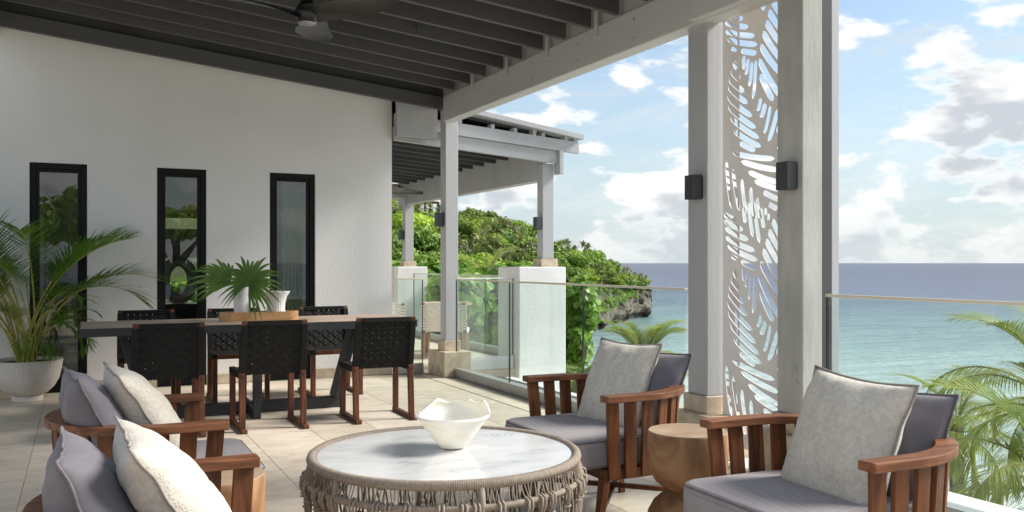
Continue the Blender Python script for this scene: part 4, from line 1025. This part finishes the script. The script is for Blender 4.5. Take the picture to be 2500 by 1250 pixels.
# onyx bowl
def bowl():
    mb = MB(); seg = 96; prof = [(.0, .002), (.040, .002), (.056, .006), (.078, .032), (.105, .066), (.130, .10), (.149, .132), (.158, .150)]
    def top(a):   # torn rim: higher at the back
        back = max(0, math.cos(a - R(48))); return .003 * noise.noise(Vector((math.cos(a) * 2, math.sin(a) * 2, 5))) + .050 * min(1, back * 1.5) ** 1.2 + .030 * back * noise.noise(Vector((math.cos(a) * 3.4, math.sin(a) * 3.4, 2))) - .012
    rows = []
    for (r, z) in prof: rows.append([(r, z)] * seg)
    rows2 = []
    for k in range(seg): pass
    for i, (r, z) in enumerate(prof):
        t = max(0, (z - .08) / .07)
        for k in range(seg):
            a = 2*math.pi*k/seg; rr = r * (1 + .015 * math.sin(3 * a + 1) * min(1, z * 12)); mb.v.append((rr * math.cos(a), rr * math.sin(a), z + t * top(a) * .25))
    for q in range(1, 5):
        for k in range(seg):
            a = 2*math.pi*k/seg; h = top(a); rr = .158 + .006 * q / 4 * (1 - 2.4 * max(0, h) / .06 * 1)
            mb.v.append((rr * math.cos(a), rr * math.sin(a), .150 + h * (.25 + .75 * q / 4)))
    outer = len(prof) + 4
    for i in range(outer - 1, -1, -1):
        for k in range(seg):
            x, y, z = mb.v[i*seg + k]; L_ = math.hypot(x, y); s = max(0, (L_ - .009)) / L_ if L_ > 0 else 0
            mb.v.append((x * s, y * s, max(z, .014) if i < 2 else z - .002 * (i < outer - 1)))
    n_ = 2 * outer
    for i in range(n_ - 1):
        for k in range(seg):
            k2 = (k+1) % seg; mb.f.append((i*seg+k, i*seg+k2, (i+1)*seg+k2, (i+1)*seg+k))
    return mb
tag(bowl().build('bowl', M['onyx'], None, (1.455, 3.60, .468), smooth=True), 'translucent cream onyx bowl with torn rim on the marble table', 'bowl')

# ------------------------------------------------------------------ palms
def frond_mesh(name, L_, leaf, n, m, stem_r=.01, curve=.9, seed=0, start=.25, rise=0.7, width=.02, vee=.5, droop=.5, stem=None, taper=.25, twist=0.0):
    """frond along local +X rising then arching down; leaflets both sides"""
    rnd = random.Random(seed); mb = MB(); K = 26; path = []
    ang = rise; p = Vector((0, 0, 0)); 
    for k in range(K + 1):
        path.append(p.copy()); ang -= curve / K * (0.4 + 1.3 * k / K); p = p + Vector((math.cos(ang), math.sin(k*.2)*0.012, math.sin(ang))) * (L_ / K)
    def at(u):
        f = u * K; a = min(int(f), K - 1); return path[a].lerp(path[a+1], f - a), (path[a+1] - path[a]).normalized()
    for k in range(n):
        u = start + (1 - start) * (k + .3 * rnd.random()) / n; c, t = at(min(u, .999))
        ll = leaf * (math.sin(math.pi * (0.12 + .80 * (u - start) / (1 - start))) ** .6) * rnd.uniform(.85, 1.1)
        fwd = .45 + .5 * (u - start) / (1 - start)
        for s in (-1, 1):
            side = Vector((0, s, 0)); upv = t.cross(side) * s
            if upv.z < 0: upv = -upv
            d = (side * (1 - fwd * .5) + t * fwd + upv * vee * rnd.uniform(.4, 1.1)).normalized()
            q = c.copy(); Q = 4; prev = None
            for j in range(Q + 1):
                v = j / Q; wv = width * (1 - v) ** .6 * (1 if j else .5)
                sd2 = d.cross(Vector((0, 0, 1))); sd2 = sd2.normalized() if sd2.length > .01 else Vector((1, 0, 0))
                b = len(mb.v); mb.v += [tuple(q - sd2 * wv), tuple(q + sd2 * wv)]
                if prev is not None: mb.f.append((prev, prev + 1, b + 1, b))
                prev = b
                d = (d + Vector((0, 0, -1)) * droop * rnd.uniform(.6, 1.2) * (.3 + v)).normalized(); q = q + d * ll / Q
    me = mb.mesh(name, m)
    s2 = MB().tube(path, [stem_r * (1 - .8 * k / K) for k in range(K + 1)], 5); 
    b = len(me.vertices)
    mb.add(s2.v, s2.f); me2 = bpy.data.meshes.new(name); me2.from_pydata(mb.v, [], mb.f); me2.materials.append(m); me2.materials.append(stem or m)
    nf = len(mb.f) - len(s2.f)
    for i, pgn in enumerate(me2.polygons):
        if i >= nf: pgn.material_index = 1
    bpy.data.meshes.remove(me)
    return me2
# potted areca palm
pp = empty('planter', (-.44, 9.36, 0)); tag(pp, 'round cream fluted planter on a small foot by the wall', 'planter')
MB().lathe([(.125, .001), (.13, .005), (.13, .05), (.125, .056)], 60).build('foot', M['pot'], pp, smooth=True, auto=30)
MB().lathe([(.12, .057), (.17, .075), (.225, .13), (.262, .20), (.285, .29), (.297, .375), (.292, .383), (.275, .375), (.265, .34), (0, .34)], 180,
           fn=lambda r, z, a: r * (1 - .018 * (abs(math.sin(a * 30)) ** .5) * (1 if .07 < z < .37 else 0))).build('bowl_body', M['pot'], pp, smooth=True)
MB().lathe([(.27, .342), (.26, .352), (.05, .36), (0, .36)], 40, fn=lambda r, z, a: r).build('soil', M['soil'], pp)
ap = empty('areca_palm', (-.44, 9.36, .35)); tag(ap, 'bushy areca palm with yellow stems growing in the cream planter', 'palm')
afm = [frond_mesh('frond', 1.28, .34, 40, M['palm_leaf'], .009, cv, seed=i, start=.48, rise=rs, width=.008, vee=.35, droop=.16, stem=M['palm_stem']) for i, (cv, rs) in enumerate(((1.25, 1.42), (2.1, 1.36), (1.7, 1.30), (2.9, 1.40)))]
rnd = random.Random(21)
fr = [(0, 25, 1.3), (2, 2, 1.22), (1, -14, 1.15), (2, 60, 1.1), (0, 215, 1.5), (0, 160, 1.45), (0, 238, 1.4), (0, 185, 1.55), (0, 350, 1.25), (0, 265, 1.3), (1, 225, 1.2), (0, 140, 1.5), (2, 300, 1.0), (2, 175, 1.3), (1, 200, 1.25), (0, 125, 1.3), (0, 150, 1.1), (1, 170, 1.0), (2, 200, 1.0), (0, 250, 1.0), (1, 290, .85), (2, 320, .75), (0, 100, 1.05), (3, -40, .72), (3, 10, .70), (2, 235, .8), (1, 120, .8), (3, 270, .62), (3, 190, .8), (3, -75, .5), (1, 185, 1.2), (0, 205, 1.15), (3, 300, .55), (2, -20, .62)]
for k, a, s in fr:
    o = inst('frond', afm[k], ap, (rnd.uniform(-.07, .07), rnd.uniform(-.07, .07), -.01), (0, 0, R(a)), (s, s, s))
# coconut palms
cfm = [frond_mesh('frond', 3.6, 1.05, 62, M['coco_leaf'], .035, cv, seed=40 + i, start=.16, rise=rs, width=.022, vee=.25, droop=dr, stem=M['coco_dry']) for i, (cv, rs, dr) in enumerate(((1.6, .75, .45), (1.9, .35, .5), (1.2, 1.25, .3), (2.1, .1, .55)))]
dfm = frond_mesh('frond', 3.4, .95, 56, M['coco_dry'], .035, 1.9, seed=77, start=.16, rise=.15, width=.022, vee=.2, droop=.6, stem=M['coco_dry'])
def coco(top, base_z, label, n=18, s=1.0, seed=0, nuts=True, lean=.4, up=.2):
    t = empty('coconut_palm', (top.x, top.y, base_z)); tag(t, label, 'palm tree'); rnd = random.Random(seed)
    hgt = top.z - base_z
    pts = [(lean * (1 - (k/10)) ** 2 * math.sin(1.3), -lean * .6 * (1 - k/10) ** 2, hgt * k / 10) for k in range(11)]
    MB().tube(pts, [.20 - .07 * k / 10 + (.006 if k % 2 else 0) for k in range(11)], 12).build('trunk', M['trunk'], t, smooth=True)
    for k in range(n):
        lvl = k / n; a = k * 137.5 + rnd.uniform(-12, 12)
        m_ = cfm[2] if lvl < up else cfm[0] if lvl < max(.5, up + .25) else cfm[1] if lvl < .78 else (cfm[3] if k % 2 else dfm)
        inst('frond', m_, t, (0, 0, hgt - .05 - .15 * lvl), (rnd.uniform(-.25, .25), 0, R(a)), (s * rnd.uniform(.85, 1.08),) * 3)
    sp = frond_mesh('spear', 1.9, .35, 14, M['coco_leaf'], .03, .1, seed=seed, start=.35, rise=1.52, width=.02, vee=.1, droop=.02, stem=M['coco_dry'])
    inst('spear_leaf', sp, t, (0, 0, hgt - .05), (0, 0, 1), (s,) * 3)
    if nuts:
        nm = MB().lathe([(.02, -.12), (.08, -.09), (.11, 0), (.085, .08), (.03, .12)], 12).mesh('coconut', M['coconut'], smooth=True)
        for k in range(9):
            a = k * 2.4; inst('coconut', nm, t, (.24 * math.cos(a), .24 * math.sin(a), hgt - .32 - .07 * (k % 3)), (.3, .2 * k, a))
    return t
coco(ray(2335, 1040, 17.5), SEA, 'coconut palm with orange coconuts standing behind the right front chair', 17, .52, 3)
coco(ray(2590, 985, 12.0), SEA, 'large coconut palm leaning in from the right edge of the photo', 22, .60, 8, lean=.2)
coco(ray(2600, 1190, 10.5), SEA, 'lower coconut palm whose fronds hang in at the bottom right corner', 18, .60, 12, lean=.2)
coco(ray(1572, 886, 22.0), SEA, 'young coconut palm crown below the glass railing in front of the cliff', 34, .45, 5, nuts=False, up=.5)
coco(ray(1185, 700, 26.0), -5, 'small palm behind the white pier on the left of the headland', 14, .5, 15, nuts=False)

# ------------------------------------------------------------------ trees on the headland
def leaf_blob(mb, rnd, c, r, n, size, flat=.75, gap=.0):
    for i in range(n):
        d = Vector((rnd.gauss(0, 1), rnd.gauss(0, 1), rnd.gauss(0, 1))).normalized()
        if d.z < -.35: d.z *= -.6
        rr = r * (rnd.random() ** .30); p = c + Vector((d.x * rr, d.y * rr, d.z * rr * flat))
        nrm = (d + Vector((rnd.uniform(-.9, .9), rnd.uniform(-.9, .9), rnd.uniform(-.3, 1.0)))).normalized()
        a = nrm.orthogonal().normalized(); b = nrm.cross(a); th = rnd.random() * 6.28
        a2 = a * math.cos(th) + b * math.sin(th); b2 = nrm.cross(a2); s = size * rnd.uniform(.55, 1.25)
        mb.add([p - a2 * s, p - b2 * s * .55, p + a2 * s, p + b2 * s * .55], [(0, 1, 2, 3)])
def crown_mesh(seed, n, size, m, lumps=9, rad_=1.0, flat=.7):
    rnd = random.Random(seed); mb = MB()
    for k in range(lumps):
        a = rnd.random() * 6.28; q = rnd.random() ** .5 * .78 * rad_
        c = Vector((q * math.cos(a), q * math.sin(a), .25 * rad_ + rnd.uniform(0, .55) * rad_ * (1 - q * .6)))
        leaf_blob(mb, rnd, c, rnd.uniform(.28, .5) * rad_, n // lumps, size, flat)
    return mb.mesh('crown', m)
def spiky_mesh(seed, m, heads=7):
    rnd = random.Random(seed); mb = MB()
    for h_ in range(heads):
        c = Vector((rnd.uniform(-.7, .7), rnd.uniform(-.7, .7), rnd.uniform(.35, 1.15)))
        for k in range(46):
            a = rnd.random() * 6.28; e = rnd.uniform(-.3, 1.4); d = Vector((math.cos(a) * math.cos(e), math.sin(a) * math.cos(e), math.sin(e)))
            L_ = rnd.uniform(.38, .62); sd2 = d.cross(Vector((0, 0, 1))).normalized() * .035 if abs(d.z) < .99 else Vector((.035, 0, 0))
            m1 = c + d * L_ * .55; m2 = c + d * L_ + Vector((0, 0, -.22 * L_))
            mb.add([c - sd2 * .5, c + sd2 * .5, m1 + sd2, m1 - sd2, m2], [(0, 1, 2, 3), (3, 2, 4)])
    return mb.mesh('crown', m)
crowns = [crown_mesh(1, 4600, .072, M['tree_a'], 12), crown_mesh(2, 4600, .066, M['tree_b'], 11), crown_mesh(3, 3800, .068, M['tree_c'], 12), crown_mesh(4, 4600, .075, M['tree_a'], 16), crown_mesh(5, 4200, .07, M['tree_b'], 9), crown_mesh(6, 2200, .06, M['tree_c'], 7)]
spk = [spiky_mesh(k, M['spiky'], 7 + k) for k in range(3)]
def trunk_mesh(seed):
    rnd = random.Random(seed); mb = MB(); mb.tube([(0, 0, -1.6), (.04, 0, -.6), (.0, .03, .3)], [.085, .07, .05], 7)
    for k in range(5):
        a = k * 1.3 + rnd.random(); mb.tube([(.02, 0, -.5 + .12 * k), (.25 * math.cos(a), .25 * math.sin(a), .05 + .05 * k), (.5 * math.cos(a), .5 * math.sin(a), .45)], [.045, .03, .012], 5)
    return mb.mesh('trunk', M['bark'], smooth=True)
trm = [trunk_mesh(k) for k in range(3)]
KIND = [('broadleaf_tree', 'dense mid green broadleaf tree on the headland slope', 'mid green trees on the headland'), ('broadleaf_tree', 'bright yellow green rounded tree on the headland slope', 'bright green trees on the headland'),
        ('scrub_tree', 'dull olive scrubby tree on the headland slope', 'olive scrub trees on the headland'), ('pandanus', 'spiky headed screw pine on the headland slope', 'screw pines on the headland')]
def tree(p, s, kind, seed, label=None, group=None):
    rnd = random.Random(seed); nm, lb, gr = KIND[kind]
    t = empty(nm, p, rnd.random() * 6.28); t.scale = (s * rnd.uniform(.9, 1.2), s * rnd.uniform(.9, 1.2), s * rnd.uniform(.8, 1.1)); tag(t, label or lb, 'tree', group or (gr if not label else None))
    inst('trunk', trm[seed % 3], t)
    m_ = {0: (crowns[0], crowns[3]), 1: (crowns[1], crowns[4]), 2: (crowns[2], crowns[5]), 3: tuple(spk[:2])}[kind][seed % 2]
    inst('crown', m_, t)
    return t
rnd = random.Random(99); placed = 0; USED = set()
def ground_at(px, t):
    D, z = head_z(px, t); p = FW * D + RT * ((px - 1250) / 2180 * D); p.z = z; return p
# distinct trees: rows up the slope
rows_ = [1.0, .88, .74, .60, .47, .35, .24]
for ri, t in enumerate(rows_):
    px = 905 + rnd.uniform(0, 20)
    while px < 1565:
        D, z = head_z(px, t)
        tipf = max(0, (px - 1440) / 150)
        s = rnd.uniform(2.1, 3.3) * (1 - .45 * tipf)
        k = rnd.random(); kind = 0 if k < .40 else 1 if k < .66 else 2 if k < .80 else 3
        if kind == 3: s *= .85
        tt = t + rnd.uniform(-.05, .05)
        ok = not (px > 1420 and tt < .40)
        if ok:
            p = ground_at(px, tt); p.z += s * (.35 if px < 1450 else .15)
            look = ['dense mid green broadleaf tree', 'bright yellow green rounded tree', 'dull olive scrubby tree', 'spiky headed screw pine'][kind]
            row = ['on the ridge', 'just under the ridge', 'high on the slope', 'halfway up the slope', 'low on the slope', 'near the slope foot', 'at the slope foot'][ri]
            zone = 'beside the house wall corner' if px < 985 else 'left of the slim column' if px < 1080 else 'right behind the slim column' if px < 1165 else 'between the two columns' if px < 1240 else 'just left of the pier column' if px < 1320 else 'right of the pier column' if px < 1400 else 'well right of the pier' if px < 1470 else 'near the cliff tip'
            lb_ = look + ' ' + row + ', ' + zone
            if lb_ in USED: lb_ = ['green tree ', 'bright tree ', 'olive tree ', 'screw pine '][kind] + row + ', ' + zone + ', farther right'
            if lb_ in USED: lb_ = lb_.replace(', farther right', ', rightmost')
            USED.add(lb_)
            tree(p, s, kind, placed, lb_, 'trees covering the headland slope'); placed += 1
        px += s * 2180 / D * rnd.uniform(.75, 1.15)
for (px, t, s) in ((1535, .9, 1.35), (1552, .8, 1.1), (1566, .7, .9), (1520, .6, 1.3)):
    p = ground_at(px, t); p.z += s * .9; tree(p, s, 3, placed, 'small screw pine silhouetted against the sea ' + {1535: 'highest on the headland tip', 1552: 'second from the end of the headland', 1566: 'at the very end of the headland', 1520: 'just behind the tip of the headland'}[px], 'trees covering the headland slope'); placed += 1
# undergrowth that nobody could count
mb = MB(); rnd = random.Random(5)
for k in range(560):
    px = rnd.uniform(890, 1578); t = rnd.uniform(.10, 1.0)
    if px > 1430 and t < .16 + .2 * rnd.random(): continue
    p = ground_at(px, t); r = rnd.uniform(.7, 1.5) * (1 if px < 1450 else .7)
    leaf_blob(mb, rnd, p + Vector((0, 0, r * .3)), r, 150, .17, .8)
for k in range(70):
    px = rnd.uniform(1425, 1560); t = rnd.uniform(.04, .16); p = ground_at(px, t); r = rnd.uniform(.35, .8)
    leaf_blob(mb, rnd, p + Vector((0, 0, .3)), r, 110, .13, .9)
tag(mb.build('undergrowth', M['tree_a']), 'low scrub filling the gaps between the headland trees', kind='stuff')

# ------------------------------------------------------------------ sea grape bushes just beyond the neighbouring terrace
def seagrape(c, rx, ry, rz_, n, nparts, label, seed, lsz=.11):
    t = empty('sea_grape_bush', (c.x, c.y, c.z - rz_)); tag(t, label, 'bush'); rnd = random.Random(seed)
    lf = MB(); pts = [(0, 0, .0)]
    for k in range(9):
        a = 2 * math.pi * k / 9; lf.v.append((math.cos(a) * 1.0, math.sin(a) * .92, .10 * math.cos(2 * a)))
    lf.v.append((0, 0, -.08)); lf.f = [(9, k, (k + 1) % 9) for k in range(9)]
    lm = lf.mesh('leaf', M['seagrape'])
    lumps = [(Vector((rnd.uniform(-.75, .75) * rx, rnd.uniform(-.75, .75) * ry, rz_ + rnd.uniform(-.8, .75) * rz_)), rnd.uniform(.3, .5)) for _ in range(26)]
    cams = Vector((-c.x, -c.y, 0)).normalized(); items = []
    for i in range(n):
        lc_, lr = lumps[i % 26]; d = Vector((rnd.gauss(0, 1), rnd.gauss(0, 1), rnd.gauss(0, 1))).normalized(); rr = lr * rnd.uniform(.75, 1.05)
        p = lc_ + Vector((d.x * rr * rx, d.y * rr * ry, d.z * rr * rz_ * .8))
        nrm = (d + Vector((rnd.uniform(-.7, .7), rnd.uniform(-.7, .7), rnd.uniform(0, .9)))).normalized()
        items.append((p.dot(cams), p, nrm, lsz * rnd.uniform(.6, 1.2)))
    items.sort(key=lambda q: -q[0]); mb = MB()
    for i, (_, p, nrm, s) in enumerate(items):
        eu = nrm.to_track_quat('Z', 'Y').to_euler()
        if i < nparts: inst('leaf', lm, t, p, eu, (s, s, s))
        else:
            mt = Matrix.Translation(p) @ eu.to_matrix().to_4x4() @ Matrix.Scale(s, 4)
            mb.add([mt @ Vector(v) for v in lf.v], lf.f)
    tag(mb.build('foliage', M['seagrape'], t), kind='stuff')
    br = MB()
    for lc_, _ in lumps[:14]: br.tube([(0, 0, -1.5), lc_ * .5 + Vector((0, 0, -.4)), lc_], [.06, .035, .012], 6)
    br.build('branch', M['bark'], t, smooth=True)
g_ = ray(1195, 800, 17.5); seagrape(g_, 1.9, 1.5, 1.35, 3600, 120, 'leafy sea grape bush seen through the glass behind the woven chairs', 1)
g_ = ray(1393, 805, 16.5); seagrape(g_, .24, .7, 1.0, 1300, 150, 'glossy sea grape bush between the white pier and the cliff', 2, .10)
g_ = ray(1010, 770, 22); seagrape(g_, 2.0, 1.6, 1.3, 1800, 60, 'sea grape bush behind the parapet on the left', 3)
g_ = ray(1315, 800, 21); seagrape(g_, .55, 1.0, 1.2, 900, 40, 'sea grape bush hidden mostly by the white block pier', 4)
g_ = ray(1405, 990, 14); seagrape(g_, .38, .8, .7, 1100, 60, 'low sea grape bush below the gravel ledge', 6, .10)

# trees behind the house (seen through the middle window) and behind the photographer (mirrored in the panes)
for i, (x, y, s) in enumerate(((.6, 18.5, 2.2), (3.2, 19.5, 2.2), (-1.8, 19.5, 2.0))):
    tree(Vector((x, y, -.5)), s, i % 2, 200 + i, ['green tree filling the left of the view through the middle window', 'green tree filling the right of the view through the middle window', 'green tree behind the house seen through the left window'][i])

for i, (x, y, s) in enumerate(((-3, -17, 2.6), (3.5, -18, 2.4), (-9, -17, 2.8), (.5, -20, 2.7))):
    tree(Vector((x, y, 1.6)), s, i % 3, 300 + i, ['tall tree behind the terrace mirrored in the left window', 'tree mirrored in the right window pane', 'olive tree standing behind the added paved ground', 'green tree mirrored in the middle window'][i])
# ------------------------------------------------------------------ house and pergola on the hill
hp = ray(968, 530, 118); hb = empty('hill_house', (hp.x, hp.y, hp.z)); tag(hb, 'beige house on the hilltop above the trees', 'house')
hb.rotation_euler.z = R(-YAW)
MB().box(-3, .2, 0, 5, -3, 2.9).box(.2, 1.3, .6, 5, -3, 2.0).build('wall', M['ivory'], hb)
MB().box(-1.3, -.9, -.12, -.01, -.2, 2.6).build('window', M['far_wood'], hb)
MB().box(.25, 1.35, .4, .58, .9, 1.2).build('balcony', M['far_wood'], hb)
MB().box(-3.2, .45, -.3, 5.2, 2.9, 3.15).build('roof', M['ivory'], hb)
pg = ray(1040, 522, 118); pe = empty('pergola', pg, R(-YAW)); tag(pe, 'small brown wooden pergola with lattice beside the hill house', 'pergola')
for x in (-1.6, -.2, 1.5):
    for y in (0, 2): MB().box(x - .08, x + .08, y - .08, y + .08, -1.5, 1.45).build('post', M['far_wood'], pe)
MB().box(-1.8, 1.7, -.2, 2.2, 1.46, 1.62).build('roof_slats', M['far_wood'], pe)
la = MB()
for k in range(9):
    la.bar((-1.5 + .15 * k, .02, -.3), (-1.5 + .15 * k + .3, .02, 1.4), .05, .03); la.bar((-1.5 + .15 * k + .3, -.02, -.3), (-1.5 + .15 * k, -.02, 1.4), .05, .03)
la.build('lattice', M['far_wood'], pe)

# ------------------------------------------------------------------ woven chairs and table on the neighbouring terrace
GN = 'white woven chairs on the neighbouring terrace'
wc = dining_chair('white woven chair with pale wood frame just behind the slim column', M['pale_wood'], M['white_strap'], nv_=8, nh=8, low=True, name='woven_chair', corner=False, group=GN)
wc.location = (4.36, 11.10, 0); wc.rotation_euler.z = R(-26); wc.scale = (1.22, 1.2, 1.0)
w2 = copy_tree(wc); w2.location = (3.55, 11.25, 0); w2.rotation_euler.z = R(-18); w2['label'] = 'white woven chair half hidden beyond the end of the house wall'
nt_ = empty('round_table', (4.72, 11.95, 0)); tag(nt_, 'pale wooden table with slab legs on the neighbouring terrace', 'table')
MB().lathe([(.0, .66), (.36, .66), (.38, .675), (.38, .70), (.37, .705), (0, .705)], 40).build('table_top', M['pale_wood'], nt_, smooth=True, auto=30)
for a in (20, 140, 260): MB().bar((.30 * math.cos(R(a)), .30 * math.sin(R(a)), .001), (.26 * math.cos(R(a)), .26 * math.sin(R(a)), .659), .15, .05, up=(math.cos(R(a)), math.sin(R(a)), 0)).build('leg', M['pale_wood'], nt_, bevel=.003)
print('objects', len(bpy.data.objects), 'trees', placed)
